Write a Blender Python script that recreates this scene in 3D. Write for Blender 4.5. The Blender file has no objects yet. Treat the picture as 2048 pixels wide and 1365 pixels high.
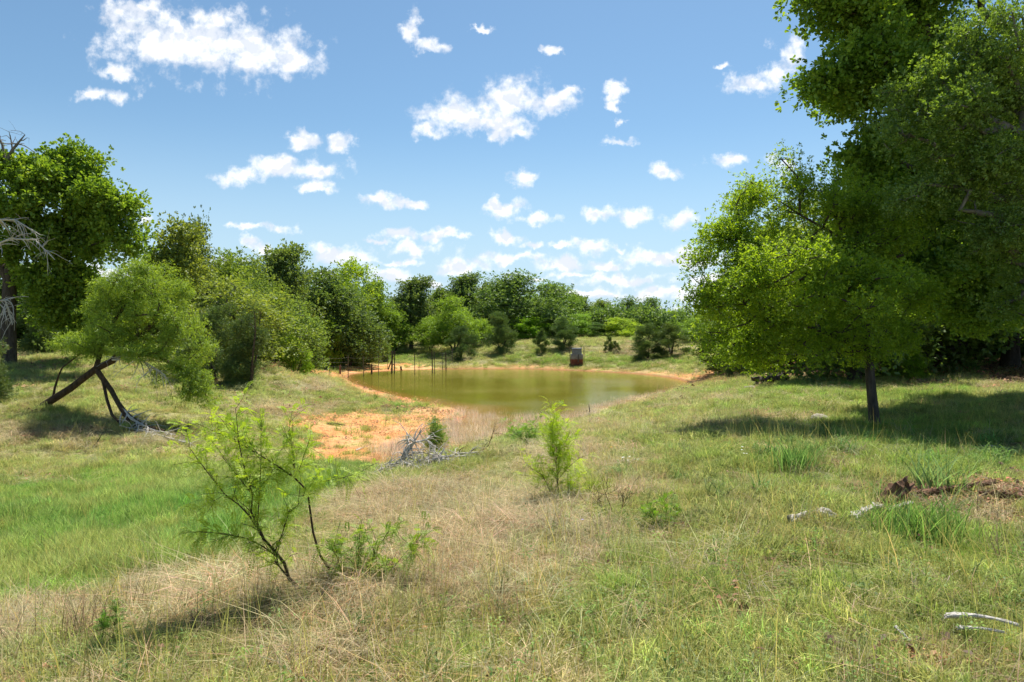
import bpy, math, random
import numpy as np
from mathutils import Vector
R = math.radians
SC = bpy.context.scene
COL = SC.collection
# ------------------------------------------------------------------ camera
CAMZ = 3.3; PITCH = 0.65; FPX = 1365.3; CX = 1024.0; CY = 682.5
cam_d = bpy.data.cameras.new("camera"); cam_d.lens = 24; cam_d.sensor_width = 36
cam_d.clip_start = 0.05; cam_d.clip_end = 6000
cam = bpy.data.objects.new("camera", cam_d); COL.objects.link(cam)
cam.location = (0, 0, CAMZ); cam.rotation_euler = (R(90 - PITCH), 0, 0)
SC.camera = cam
# ------------------------------------------------------------------ exposure, light
SC.view_settings.view_transform = 'Standard'; SC.view_settings.look = 'None'
SC.view_settings.gamma = 1; SC.view_settings.exposure = 0.70
SUN_AZ = 20.0; SUN_EL = 62.0
sun_d = bpy.data.lights.new("sun", 'SUN'); sun_d.energy = 5.0; sun_d.angle = R(0.5); sun_d.color = (1, .955, .88)
sun = bpy.data.objects.new("sun", sun_d); COL.objects.link(sun)
sv = Vector((math.sin(R(SUN_AZ))*math.cos(R(SUN_EL)), math.cos(R(SUN_AZ))*math.cos(R(SUN_EL)), math.sin(R(SUN_EL))))
sun.rotation_euler = sv.to_track_quat('Z', 'Y').to_euler(); sun.location = (0, 0, 60)
SC.cycles.use_denoising = True
SC.cycles.max_bounces = 8; SC.cycles.diffuse_bounces = 4; SC.cycles.transmission_bounces = 5
SC.cycles.glossy_bounces = 3; SC.cycles.transparent_max_bounces = 6; SC.cycles.volume_bounces = 0
SC.cycles.caustics_reflective = False; SC.cycles.caustics_refractive = False
SC.cycles.sample_clamp_indirect = 4.0

class NT:
    """tiny node-tree writer"""
    def __init__(s, tree): s.t = tree
    def n(s, typ, inp=None, **kw):
        nd = s.t.nodes.new(typ)
        for k, v in kw.items(): setattr(nd, k, v)
        for k, v in (inp or {}).items():
            sock = nd.inputs[k]
            if hasattr(v, 'is_output'): s.t.links.new(v, sock)
            else: sock.default_value = v
        return nd
    def l(s, a, b): s.t.links.new(a, b)
    def math(s, op, a, b=0.0, c=None, clamp=False):
        d = {0: a, 1: b}
        if c is not None: d[2] = c
        return s.n('ShaderNodeMath', d, operation=op, use_clamp=clamp).outputs[0]
    def mix(s, f, a, b, mode='MIX'):
        nd = s.n('ShaderNodeMix', data_type='RGBA', blend_type=mode)
        for k, v in ((0, f), (6, a), (7, b)):
            if hasattr(v, 'is_output'): s.t.links.new(v, nd.inputs[k])
            else: nd.inputs[k].default_value = v
        return nd.outputs[2]
    def ramp(s, f, pts):
        nd = s.n('ShaderNodeValToRGB', {0: f}); e = nd.color_ramp.elements
        while len(e) > 1: e.remove(e[-1])
        e[0].position, e[0].color = pts[0][0], (*pts[0][1], 1)
        for p, c in pts[1:]:
            q = e.new(p); q.color = (*c, 1)
        return nd.outputs[0]

# sky: Nishita plus cumulus clouds placed by direction (x/y, z/y of the view vector from the ground)
W = bpy.data.worlds.new("World"); SC.world = W; W.use_nodes = True
W.node_tree.nodes.clear(); w = NT(W.node_tree)
sky = w.n('ShaderNodeTexSky', sky_type='NISHITA', sun_disc=False, sun_elevation=R(SUN_EL), sun_rotation=R(SUN_AZ))
sky.air_density = 1.0; sky.dust_density = 0.3; sky.ozone_density = 1.0; sky.altitude = 0
CLOUDS = """330 84 112 62;430 92 130 58;520 104 100 50;585 118 55 32;262 55 60 40;318 28 38 26;440 45 50 28
240 148 28 15;190 190 42 15;235 196 32 17;828 62 18 34;858 97 32 16;960 66 22 6;1095 105 15 9
935 232 88 34;1020 198 66 36;1100 208 58 22;1000 250 60 24;860 262 34 16;1140 192 26 11;1036 264 38 17;985 272 22 12
1228 183 22 15;1228 215 14 12;1240 285 36 9;1238 247 10 8;1500 168 44 20;1545 150 30 22;1578 108 32 30;1440 140 14 7
605 282 28 20;688 289 30 17;485 352 50 18;580 336 86 22;655 346 46 17;625 376 38 10;1330 337 30 15;1455 322 40 14;1565 328 28 18
1052 358 28 15;770 401 40 13;815 404 40 10;990 404 20 16;1010 416 34 16;1065 440 44 10;1198 427 30 14;1265 433 38 17;1355 441 34 18
490 458 42 8;570 464 24 11;500 488 20 11;790 468 38 13;762 478 26 7;885 471 34 12;922 478 30 7;1010 474 34 12;825 500 60 14;930 533 52 18
665 508 50 18;715 520 45 14;1065 488 28 7;1180 494 38 14;1230 500 28 8;800 527 42 8;770 554 60 14;1035 515 58 12;1120 530 62 12
1215 530 45 10;1300 512 80 16;1380 518 60 20;1250 560 110 11;1150 548 60 8;1330 588 120 13;1420 560 60 24;1180 592 90 8;860 570 40 9
290 438 18 11;450 522 30 8;530 500 24 10;1260 620 110 8;640 548 40 8;1430 606 60 10;210 545 60 14;1060 552 40 7;980 585 60 6;1110 490 26 6"""
def build_clouds():
    tc = w.n('ShaderNodeTexCoord')
    sp = w.n('ShaderNodeSeparateXYZ', {0: tc.outputs['Generated']})
    y = w.math('MAXIMUM', sp.outputs[1], 0.02)
    u = w.math('DIVIDE', sp.outputs[0], y); v = w.math('DIVIDE', sp.outputs[2], y)
    p = w.n('ShaderNodeCombineXYZ', {0: u, 1: v, 2: 0.0}).outputs[0]
    # warp the lookup so outlines are ragged
    nz = w.n('ShaderNodeTexNoise', {'Vector': p, 'Scale': 22.0, 'Detail': 5.0, 'Roughness': .6}, noise_dimensions='2D')
    off = w.n('ShaderNodeVectorMath', {0: nz.outputs['Color'], 1: (.5, .5, .5)}, operation='SUBTRACT').outputs[0]
    off = w.n('ShaderNodeVectorMath', {0: off, 1: (.06, .04, 0)}, operation='MULTIPLY').outputs[0]
    q = w.n('ShaderNodeVectorMath', {0: p, 1: off}, operation='ADD').outputs[0]
    acc = None; shade = None
    for ln in CLOUDS.replace('\n', ';').split(';'):
        px, py, rx, ry = map(float, ln.split())
        cu = (px-1024)/FPX; cv = (667-py)/FPX
        d = w.n('ShaderNodeVectorMath', {0: q, 1: (FPX/rx, FPX/ry, 0), 2: (-cu*FPX/rx, -cv*FPX/ry, 0)}, operation='MULTIPLY_ADD').outputs[0]
        ll = w.n('ShaderNodeVectorMath', {0: d}, operation='LENGTH').outputs['Value']
        acc = ll if acc is None else w.n('ShaderNodeMath', {0: acc, 1: ll, 2: 0.35}, operation='SMOOTH_MIN').outputs[0]
    n2 = w.n('ShaderNodeTexNoise', {'Vector': p, 'Scale': 30.0, 'Detail': 7.0, 'Roughness': .62}, noise_dimensions='2D').outputs[0]
    # fine break-up grows toward the rim
    f = w.math('SUBTRACT', 1.22, acc)
    f = w.math('ADD', f, w.math('MULTIPLY', w.math('SUBTRACT', n2, .5), 2.7))
    dens = w.n('ShaderNodeMapRange', {0: f, 1: -.15, 2: 1.12, 3: 0.0, 4: 1.0}, interpolation_type='SMOOTHSTEP').outputs[0]
    up = w.math('GREATER_THAN', sp.outputs[1], 0.05)
    dens = w.math('MULTIPLY', dens, up)
    # thickness: the denser middle and lower parts are a little greyer
    na = [w.n('ShaderNodeTexNoise', {'Vector': w.n('ShaderNodeVectorMath', {0: p, 1: (0, dy, 0)}, operation='ADD').outputs[0],
              'Scale': 26.0, 'Detail': 4.0, 'Roughness': .5}, noise_dimensions='2D').outputs[0] for dy in (0, .009)]
    sh = w.math('ADD', w.math('MULTIPLY', w.math('SUBTRACT', na[1], na[0]), 3.0), w.math('MULTIPLY', f, .22), clamp=True)
    sh = w.n('ShaderNodeMapRange', {0: sh, 1: .02, 2: .5}, interpolation_type='SMOOTHSTEP').outputs[0]
    ccol = w.mix(sh, (10.6, 10.7, 10.9, 1), (7.7, 8.2, 9.1, 1))
    return dens, ccol
dens, ccol = build_clouds()
skyc = w.mix(1.0, sky.outputs[0], (.93, 1.13, 1.16, 1), 'MULTIPLY')
_el = w.n('ShaderNodeSeparateXYZ', {0: w.n('ShaderNodeTexCoord').outputs['Generated']}).outputs[2]
# humid pale-blue air low over the horizon
skyc = w.mix(w.n('ShaderNodeMapRange', {0: _el, 1: .30, 2: -.02, 3: 0, 4: 1.0}, interpolation_type='SMOOTHSTEP').outputs[0], skyc, (5.4, 7.1, 8.6, 1))
bg = w.n('ShaderNodeBackground', {0: w.mix(dens, skyc, ccol), 1: 0.069})
wo = w.n('ShaderNodeOutputWorld'); w.l(bg.outputs[0], wo.inputs[0])
try:
    W.cycles.sampling_method = 'NONE'
except Exception: pass

# ------------------------------------------------------------------ numpy helpers
def _hash(ix, iy, seed):
    h = (ix.astype(np.int64)*374761393 + iy.astype(np.int64)*668265263 + seed*982451653) & 0x7fffffff
    h = ((h ^ (h >> 13))*1274126177) & 0x7fffffff
    return ((h ^ (h >> 16)) & 0xffff)/65535.0
def vnoise(x, y, seed=0):
    ix = np.floor(x); iy = np.floor(y); fx = x-ix; fy = y-iy
    fx = fx*fx*(3-2*fx); fy = fy*fy*(3-2*fy)
    a = _hash(ix, iy, seed); b = _hash(ix+1, iy, seed); c = _hash(ix, iy+1, seed); d = _hash(ix+1, iy+1, seed)
    return (a*(1-fx)+b*fx)*(1-fy) + (c*(1-fx)+d*fx)*fy
def fbm(x, y, seed=0, octv=4):
    s = 0; a = .5; t = 0
    for k in range(octv):
        s = s + a*vnoise(x*2**k+17.3*k, y*2**k-9.1*k, seed+k); t += a; a *= .5
    return s/t
def sstep(e0, e1, x):
    t = np.clip((x-e0)/(e1-e0), 0, 1); return t*t*(3-2*t)
cp, sp_ = math.cos(R(PITCH)), math.sin(R(PITCH))
def unproj(px, py, d):
    """photo pixel + forward distance (m) -> world point"""
    a = (px-CX)/FPX; b = (CY-py)/FPX
    # ray = forward + a*right + b*up ; forward=(0,cp,-sp), up=(0,sp,cp)
    ry = cp + b*sp_; rz = -sp_ + b*cp
    return (a/ry*d, d*1.0, CAMZ + rz/ry*d)
def proj(x, y, z):
    zc = z-CAMZ; f = y*cp - zc*sp_; u = y*sp_ + zc*cp
    f = np.maximum(f, 1e-3)
    return CX + FPX*x/f, CY - FPX*u/f

# ------------------------------------------------------------------ terrain
# (px, py, distance): ground points read off the photograph
GP = [(1024,1365,3.2),(1500,1365,3.15),(2048,1365,3.1),(500,1365,3.4),(0,1365,3.7),(1024,1200,4.25),(1500,1200,4.1),(2048,1200,4.0),
(610,1195,4.6),(300,1220,5.0),(0,1220,5.6),(1100,1080,5.9),(1500,1050,5.9),(2048,1050,5.8),(800,1100,6.0),(620,1100,6.6),(400,1110,7.0),(200,1130,7.4),(0,1130,8.0),
(0,1040,10.0),(250,1040,9.6),(450,1030,9.4),(600,1020,9.0),(0,950,13.5),(250,950,13.6),(450,960,12.6),(620,950,13.2),(700,940,14.2),
(0,880,16.5),(200,880,17),(400,880,18),(600,890,19.5),(700,880,21),(740,925,16.4),(800,1000,8.6),(900,960,10.2),(950,905,13.5),(1000,885,15.5),(1080,860,18.5),
(1100,1000,7.8),(1100,940,10),(1250,940,9.3),(1250,860,15.5),(1180,845,22),(1400,900,9.6),(1400,850,14),(1400,800,23),(1300,815,24),
(1560,930,8.1),(1750,950,7.6),(2048,960,7.2),(1560,860,12),(1750,862,13),(2048,870,11),(1560,800,18.5),(1750,800,18),(2048,800,16.5),
(1500,755,33),(1700,768,26.5),(1900,765,25),(2048,765,24),(1900,728,38),(2048,738,34),(1600,740,36),(1460,748,44),(1400,760,45),
(2048,715,50),(1800,712,55),(1600,712,60),
(75,812,19),(300,850,18.2),(200,780,21.5),(20,715,27),(0,770,21),(120,740,24.5),(250,735,26),(400,775,24.5),(500,785,24.5),(560,790,27),(560,745,30.5),(600,770,31),(620,810,29),
(700,830,28),(640,765,40),(690,850,25),(800,850,24.3),(880,832,26.5),(590,740,42),(400,715,36),(100,705,34),(600,728,62),(660,722,68),(760,722,70),
(600,705,74),(700,700,80),(850,712,74),(850,695,80),(900,715,70),(950,700,74),(950,690,76),(1050,715,67),(1050,690,72),(1050,684,76),(1150,715,66),(1150,690,71),(1150,683,76),
(1250,715,64),(1250,690,70),(1250,683,75),(1350,720,60),(1350,695,66),(1350,686,71),(1440,725,52),(1450,700,60),(1450,688,68)]
POND_PX = [(1380,765),(1392,771),(1360,779),(1300,798),(1250,812),(1210,826),(1165,842),(1085,856),(1000,878),(925,900),(850,930),(790,950),(748,946),(735,930),(770,908),(830,885),(870,868),(905,850),
(932,832),(905,817),(850,806),(790,793),(740,779),(705,768),(688,757),(700,749),(740,744.5),(790,741.5),(850,739.5),(930,738.3),(1050,738.2),(1150,741.5),(1240,746),(1300,750),(1350,757)]
_p = np.array([unproj(a, b, 1.0) for a, b in POND_PX]); _s = CAMZ/(CAMZ-_p[:, 2])
POND = np.stack([_p[:, 0]*_s, _p[:, 1]*_s], 1)
def pond_sd(x, y):
    """signed distance to the shoreline, positive on land"""
    sh = x.shape; x = x.ravel(); y = y.ravel(); best = np.full(x.shape, 1e9); ins = np.zeros(x.shape, bool)
    n = len(POND)
    for i in range(n):
        a = POND[i]; b = POND[(i+1) % n]; e = b-a
        t = np.clip(((x-a[0])*e[0]+(y-a[1])*e[1])/(e@e), 0, 1)
        best = np.minimum(best, np.hypot(x-a[0]-t*e[0], y-a[1]-t*e[1]))
        c = (a[1] > y) != (b[1] > y)
        with np.errstate(divide='ignore', invalid='ignore'):
            xi = (b[0]-a[0])*(y-a[1])/(b[1]-a[1])+a[0]
        ins ^= c & (x < xi)
    return np.where(ins, -best, best).reshape(sh)
_c = np.array([unproj(*g) for g in GP])
_c = np.concatenate([_c, [(0,1,1.75),(-2,1,1.7),(2,1,1.72),(0,110,2.6),(-40,110,3.2),(60,110,2.6),(-110,130,4),(120,120,3),(0,300,4),(-300,300,6),(300,300,4),(-60,50,3.4),(-45,30,3.0),(60,40,2.0),(40,22,1.8),(-20,8,1.3),(12,4,1.75),(-10,2,1.5)]])
def _key(x, y):
    r = np.hypot(x, y); return np.stack([np.clip(np.arctan2(x, y), -1.3, 1.3)*1.6, np.log(np.maximum(r, 1.2))], -1)
_K = _key(_c[:, 0], _c[:, 1])
def _phi(r): return r*r*np.log(r+1e-9)
_D = np.linalg.norm(_K[:, None]-_K[None], axis=2); _n = len(_K)
_A = np.zeros((_n+3, _n+3)); _A[:_n, :_n] = _phi(_D)+np.eye(_n)*0.004; _A[:_n, _n] = 1; _A[:_n, _n+1:] = _K; _A[_n, :_n] = 1; _A[_n+1:, :_n] = _K.T
_wt = np.linalg.solve(_A, np.concatenate([_c[:, 2], np.zeros(3)]))
def height(x, y, sd=None):
    x = np.asarray(x, float); y = np.asarray(y, float); sh = x.shape; xf = x.ravel(); yf = y.ravel()
    out = np.empty(xf.shape)
    for i in range(0, len(xf), 60000):
        k = _key(xf[i:i+60000], yf[i:i+60000])
        ph = _phi(np.sqrt(((k[:, None]-_K[None])**2).sum(2)))
        out[i:i+60000] = ph@_wt[:_n] + _wt[_n] + k@_wt[_n+1:]
    out = out.reshape(sh)
    out = np.clip(out, -.3, 7)
    if sd is None: sd = pond_sd(x, y)
    r = np.hypot(x, y)
    out = out + (fbm(x/1.3, y/1.3, 5, 4)-.5)*.10*sstep(.5, 3, sd)*np.clip(r/6, .6, 2.5) + (fbm(x*2.2, y*2.2, 8, 3)-.5)*.075*sstep(.3, 2, sd)
    land = np.maximum(out, .02)
    k = sstep(0, 2.6, sd)
    land = land*k + np.minimum(land, .05+.08*np.maximum(sd, 0))*(1-k) + .012
    return np.where(sd > 0, land, np.maximum(-.9, .012+.14*sd))
def ground_at(px, py):
    """first ground hit of the ray through a photo pixel"""
    d = np.exp(np.linspace(math.log(2.5), math.log(150), 1400))
    P = np.array([unproj(px, py, 1.0)]); dx = P[0, 0]; dz = P[0, 2]-CAMZ
    h = height(dx*d, d); z = CAMZ+dz*d
    i = np.argmax(z < h)
    if not (z < h).any(): i = len(d)-1
    return float(dx*d[i]), float(d[i]), float(h[i])
def gz(x, y): return float(height(np.array([x]), np.array([y]))[0])

# zone weights over the land, from blobs laid where the photo shows them (px, py, rx, ry, strength)
def zsum(px, py, L):
    s = np.zeros(px.shape)
    for a, b, c, d, k in L: s = np.maximum(s, k*np.exp(-(((px-a)/c)**2+((py-b)/d)**2)**1.5))
    return s
Z_SWALE = [(200,1070,330,85,1),(60,1130,200,75,1),(420,1010,190,60,1),(600,965,110,28,.7),(690,950,50,16,.6),(320,960,200,30,.6),(30,1000,150,40,.7)]
Z_SOIL = [(740,850,170,26,1.4),(860,838,80,20,1.4),(760,880,130,34,1.4),(700,905,100,28,1.3),(650,850,80,20,1.1),(650,850,70,12,.7),(820,862,80,18,1),(720,738,150,12,1.5),(1420,757,70,10,1),(1350,770,60,10,1),(1450,745,50,8,1),(640,900,60,18,.5),(600,748,60,6,.6),(690,752,55,7,.9),(760,743,80,5,1),(1490,1250,80,32,1.1),(1640,1105,60,12,.9),(1545,1090,60,14,1.0),(1850,1340,110,26,1.2),(1700,1225,60,14,.9),(1350,1105,60,10,.8),(1640,1180,50,12,.8),(1230,1300,60,14,.8),(1420,1010,60,8,.7)]
Z_DRY = [(1000,1090,260,70,1),(850,1180,200,60,1),(760,1010,170,40,.85),(930,990,170,40,.8),(450,1170,260,45,.95),(200,1230,260,70,.9),(80,1310,160,70,.8),(600,1290,180,60,.7),(1240,960,90,60,.7),(1130,920,130,40,.7),(1100,1130,150,30,.9),
 (1200,860,120,20,.6),(1400,800,150,14,.5),(100,870,170,40,.65),(330,880,120,30,.6),(560,820,120,20,.7),(1060,1345,260,25,.6),(1450,850,110,14,.5),(620,770,60,18,.6),(1290,700,120,14,.7),(820,690,100,10,.5),(720,1230,130,60,.7),(120,1345,200,40,.6),(1080,1010,110,40,.8)]
Z_LITTER = [(1960,990,130,26,1.6),(1880,1000,70,20,1.3),(2040,1020,70,32,1.6),(1900,715,180,18,.9),(2020,760,80,12,.8),(1700,712,150,14,.7),(2000,905,110,16,.6),(1980,880,90,12,.5),(1560,722,80,12,.6),(1860,770,70,8,.5),(1790,1005,50,14,.5)]
Z_LUSH = [(1600,930,260,40,.6),(1850,900,260,70,.9),(1700,790,300,26,.85),(1950,1100,160,60,.7),(1100,722,130,10,.9),(1300,722,150,10,.8),(780,716,160,9,.7),(700,745,30,8,.4),(880,808,90,8,1),(640,745,50,8,.7),(690,868,60,12,.9),(1450,1180,300,100,.35),(1850,1200,250,120,.35),(760,880,40,9,.5)]
def zones(x, y, z, sd):
    px, py = proj(x, y, z)
    wob = 1.0
    n1 = fbm(x*.9, y*.9, 21, 4); n2 = fbm(x*3.1, y*3.1, 33, 3); n3 = fbm(x*.35+5, y*.35, 44, 3)
    px2 = px + (n1-.5)*90*np.clip(9/np.maximum(y, 3), .3, 1.6); py2 = py + (n2-.5)*60*np.clip(7/np.maximum(y, 3), .08, 1.6)
    swale = sstep(.25, .5, zsum(px2, py2, Z_SWALE)+(n1-.5)*.5)
    lush = np.clip(zsum(px2, py2, Z_LUSH)*1.2+(n1-.5)*.9, 0, 1)
    dry = zsum(px2, py2, Z_DRY)
    dry = np.clip(sstep(.2, .75, dry+(n1-.5)*.9+(n2-.5)*.35) + .4*sstep(.58, .72, n2*.5+n3*.5+(n1-.5)*.3)*(y < 60), 0, 1)
    dry = dry*(1-swale)*(1-.75*sstep(.5, .62, n2*.6+n1*.4))
    soil = zsum(px2, py2, Z_SOIL)
    soil = sstep(.35, .65, soil+(n2-.5)*.8+(n1-.5)*.5)
    soil = np.maximum(soil, .9*sstep(.66, .74, n2*.6+fbm(x*1.7+9, y*1.7, 91, 3)*.4)*(y < 14)*(x > -1)*(1-swale))
    shore = 1-sstep(.5, 1.5+1.2*n1, sd)
    shore = shore*np.where((px > 930) & (y < 34), .25, 1)*np.where(y > 55, .55, 1)
    soil = np.maximum(soil, shore)
    litter = sstep(.35, .65, zsum(px2, py2, Z_LITTER)+(n2-.5)*.7)
    # litter under the wood on the right, beyond its edge
    wood = sstep(27, 33, y)*sstep(.33, .45, x/np.maximum(y, 1))
    litter = np.maximum(litter, wood*sstep(.38, .5, n1))
    return dict(swale=swale, lush=lush, dry=dry, soil=soil, litter=litter, n1=n1, n2=n2, n3=n3, px=px, py=py)

def new_mesh(name, V, F, attrs=None, smooth=False, mats=None):
    """V (n,3), F (m,k) int array; attrs: {name: per-vertex float array or (n,3) colour}"""
    me = bpy.data.meshes.new(name)
    V = np.ascontiguousarray(V, np.float32); F = np.ascontiguousarray(F, np.int32)
    me.vertices.add(len(V)); me.vertices.foreach_set('co', V.ravel())
    m, k = F.shape if len(F) else (0, 4)
    me.loops.add(m*k); me.loops.foreach_set('vertex_index', F.ravel())
    me.polygons.add(m); me.polygons.foreach_set('loop_start', np.arange(m, dtype=np.int32)*k)
    try: me.polygons.foreach_set('loop_total', np.full(m, k, np.int32))
    except Exception: pass
    if smooth: me.polygons.foreach_set('use_smooth', np.ones(m, bool))
    me.update(calc_edges=True)
    for an, av in (attrs or {}).items():
        av = np.asarray(av, np.float32)
        if av.ndim == 1:
            me.attributes.new(an, 'FLOAT', 'POINT').data.foreach_set('value', av)
        else:
            c = np.ones((len(av), 4), np.float32); c[:, :3] = av
            me.attributes.new(an, 'FLOAT_COLOR', 'POINT').data.foreach_set('color', c.ravel())
    for mt in (mats or []): me.materials.append(mt)
    return me
def link(name, me, parent=None, loc=(0, 0, 0)):
    o = bpy.data.objects.new(name, me); COL.objects.link(o); o.location = loc
    if parent: o.parent = parent
    return o
def tag(o, label=None, cat=None, group=None, kind=None):
    if label: o['label'] = label
    if cat: o['category'] = cat
    if group: o['group'] = group
    if kind: o['kind'] = kind
    return o
def thing(name, label, cat, loc=(0, 0, 0), group=None):
    o = bpy.data.objects.new(name, None); COL.objects.link(o); o.location = loc; o.empty_display_size = .2
    return tag(o, label, cat, group)
def mat(name):
    m = bpy.data.materials.new(name); m.use_nodes = True; m.node_tree.nodes.clear()
    return m, NT(m.node_tree)
def out(m, nt, sh, disp=None):
    o = nt.n('ShaderNodeOutputMaterial'); nt.l(sh, o.inputs[0])

# ------------------------------------------------------------------ materials
def ground_material():
    m, t = mat('ground')
    a = t.n('ShaderNodeAttribute', attribute_name='gcol').outputs['Color']
    pos = t.n('ShaderNodeNewGeometry').outputs['Position']
    n1 = t.n('ShaderNodeTexNoise', {'Vector': pos, 'Scale': 9.0, 'Detail': 8.0, 'Roughness': .7}).outputs[0]
    n2 = t.n('ShaderNodeTexNoise', {'Vector': pos, 'Scale': 60.0, 'Detail': 4.0, 'Roughness': .7}).outputs[0]
    f = t.ramp(n1, [(.3, (.5, .5, .5)), (.5, (1, 1, 1)), (.7, (1.45, 1.4, 1.35))])
    g = t.ramp(n2, [(.35, (.55, .55, .55)), (.65, (1.4, 1.4, 1.4))])
    c = t.mix(1, t.mix(1, a, f, 'MULTIPLY'), g, 'MULTIPLY')
    b = t.n('ShaderNodeBump', {'Strength': .6, 'Distance': .03, 'Height': t.math('ADD', n1, n2)}).outputs[0]
    s = t.n('ShaderNodeBsdfPrincipled', {'Base Color': c, 'Roughness': .95, 'Specular IOR Level': .15, 'Normal': b})
    out(m, t, s.outputs[0]); return m
def water_material():
    m, t = mat('pond_water')
    pos = t.n('ShaderNodeNewGeometry').outputs['Position']
    sh = t.n('ShaderNodeAttribute', attribute_name='shallow').outputs['Fac']
    n = t.n('ShaderNodeTexNoise', {'Vector': pos, 'Scale': .35, 'Detail': 3.0}).outputs[0]
    c = t.mix(n, (.135, .125, .014, 1), (.165, .145, .02, 1))
    c = t.mix(sh, c, (.3, .15, .035, 1))
    mp = t.n('ShaderNodeMapping', {'Vector': pos, 'Scale': (1.0, 1.0, 1)}).outputs[0]
    w1 = t.n('ShaderNodeTexNoise', {'Vector': mp, 'Scale': 5.0, 'Detail': 4.0, 'Roughness': .6}).outputs[0]
    calm = t.n('ShaderNodeTexNoise', {'Vector': pos, 'Scale': .12, 'Detail': 2.0}).outputs[0]
    st = t.n('ShaderNodeMapRange', {0: calm, 1: .4, 2: .62, 3: .10, 4: .42}).outputs[0]
    b = t.n('ShaderNodeBump', {'Strength': st, 'Distance': .035, 'Height': w1}).outputs[0]
    d = t.n('ShaderNodeBsdfDiffuse', {'Color': c})
    g = t.n('ShaderNodeBsdfGlossy', {'Color': (1, 1, 1, 1), 'Roughness': .06, 'Normal': b})
    fr = t.n('ShaderNodeFresnel', {'IOR': 1.33, 'Normal': b}).outputs[0]
    fr = t.math('MULTIPLY', fr, .8, clamp=True)
    mx = t.n('ShaderNodeMixShader', {0: fr, 1: d.outputs[0], 2: g.outputs[0]})
    out(m, t, mx.outputs[0]); return m
def grass_material(name, inst=True):
    m, t = mat(name)
    tint = t.n('ShaderNodeAttribute', attribute_name='tint', attribute_type='INSTANCER' if inst else 'GEOMETRY').outputs['Color']
    v = t.n('ShaderNodeAttribute', attribute_name='v').outputs['Fac']
    k = t.ramp(v, [(0, (.55, .6, .5)), (.5, (1, 1, 1)), (.82, (1.35, 1.25, 1.1)), (1, (1.6, 1.35, 1.5))])
    c = t.mix(1, tint, k, 'MULTIPLY')
    d = t.n('ShaderNodeBsdfDiffuse', {'Color': c}); tr = t.n('ShaderNodeBsdfTranslucent', {'Color': c})
    x = t.n('ShaderNodeMixShader', {0: .48, 1: d.outputs[0], 2: tr.outputs[0]})
    g = t.n('ShaderNodeBsdfGlossy', {'Color': (1, 1, 1, 1), 'Roughness': .6})
    x2 = t.n('ShaderNodeMixShader', {0: .015, 1: x.outputs[0], 2: g.outputs[0]})
    out(m, t, x2.outputs[0]); return m
def leaf_material(name, dark, mid, light, transl=.45, gloss=.025, rough=.55, patch=1.2, dead=None):
    m, t = mat(name)
    v = t.n('ShaderNodeAttribute', attribute_name='v').outputs['Fac']
    oi = t.n('ShaderNodeObjectInfo')
    pos = t.n('ShaderNodeTexCoord').outputs['Object']
    n = t.n('ShaderNodeTexNoise', {'Vector': pos, 'Scale': patch, 'Detail': 3.0}).outputs[0]
    f = t.math('ADD', t.math('MULTIPLY', v, .65), t.math('MULTIPLY', n, .7)); f = t.math('SUBTRACT', f, .18)
    pts = [(0, dark), (.5, mid), (1, light)]
    c = t.ramp(f, pts)
    if dead: c = t.mix(t.math('GREATER_THAN', v, .955), c, (*dead, 1))
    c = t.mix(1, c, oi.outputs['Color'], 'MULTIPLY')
    d = t.n('ShaderNodeBsdfDiffuse', {'Color': c})
    tc = t.mix(1, c, (1.24, 1.17, .45, 1), 'MULTIPLY')
    tr = t.n('ShaderNodeBsdfTranslucent', {'Color': tc})
    x = t.n('ShaderNodeMixShader', {0: transl, 1: d.outputs[0], 2: tr.outputs[0]})
    g = t.n('ShaderNodeBsdfGlossy', {'Color': (1, 1, 1, 1), 'Roughness': rough})
    x2 = t.n('ShaderNodeMixShader', {0: gloss, 1: x.outputs[0], 2: g.outputs[0]})
    out(m, t, x2.outputs[0]); return m
def bark_material(name, a, b, scale=14.0):
    m, t = mat(name)
    pos = t.n('ShaderNodeTexCoord').outputs['Object']
    mp = t.n('ShaderNodeMapping', {'Vector': pos, 'Scale': (1, 1, .25)}).outputs[0]
    n = t.n('ShaderNodeTexNoise', {'Vector': mp, 'Scale': scale, 'Detail': 8.0, 'Roughness': .7}).outputs[0]
    c = t.ramp(n, [(.32, a), (.68, b)])
    bp = t.n('ShaderNodeBump', {'Strength': .9, 'Distance': .03, 'Height': n}).outputs[0]
    s = t.n('ShaderNodeBsdfPrincipled', {'Base Color': c, 'Roughness': .9, 'Specular IOR Level': .2, 'Normal': bp})
    out(m, t, s.outputs[0]); return m
M = {}
M['ground'] = ground_material(); M['water'] = water_material(); M['grass'] = grass_material('grass_blade')
M['bark'] = bark_material('bark', (.035, .027, .02), (.13, .105, .085))
M['bark_grey'] = bark_material('grey_bark', (.09, .08, .07), (.26, .24, .21))
M['bark_brown'] = bark_material('brown_bark', (.035, .022, .014), (.12, .08, .05))
M['deadwood'] = bark_material('bleached_wood', (.4, .36, .32), (.72, .67, .6), 22.0)
M['rotwood'] = bark_material('rotten_wood', (.05, .025, .015), (.26, .14, .08), 20.0)
M['oak'] = leaf_material('oak_leaf', (0.081, 0.167, 0.024), (0.197, 0.324, 0.039), (0.417, 0.530, 0.068))
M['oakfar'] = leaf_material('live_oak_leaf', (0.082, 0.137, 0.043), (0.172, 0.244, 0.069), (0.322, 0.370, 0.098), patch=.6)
M['elm'] = leaf_material('elm_leaf', (0.1, 0.2, 0.02), (0.21, 0.37, 0.035), (0.42, 0.58, 0.06), transl=.58)
M['olive'] = leaf_material('scrub_oak_leaf', (0.09, 0.15, 0.03), (0.19, 0.3, 0.05), (0.34, 0.45, 0.08), gloss=.05)
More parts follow.
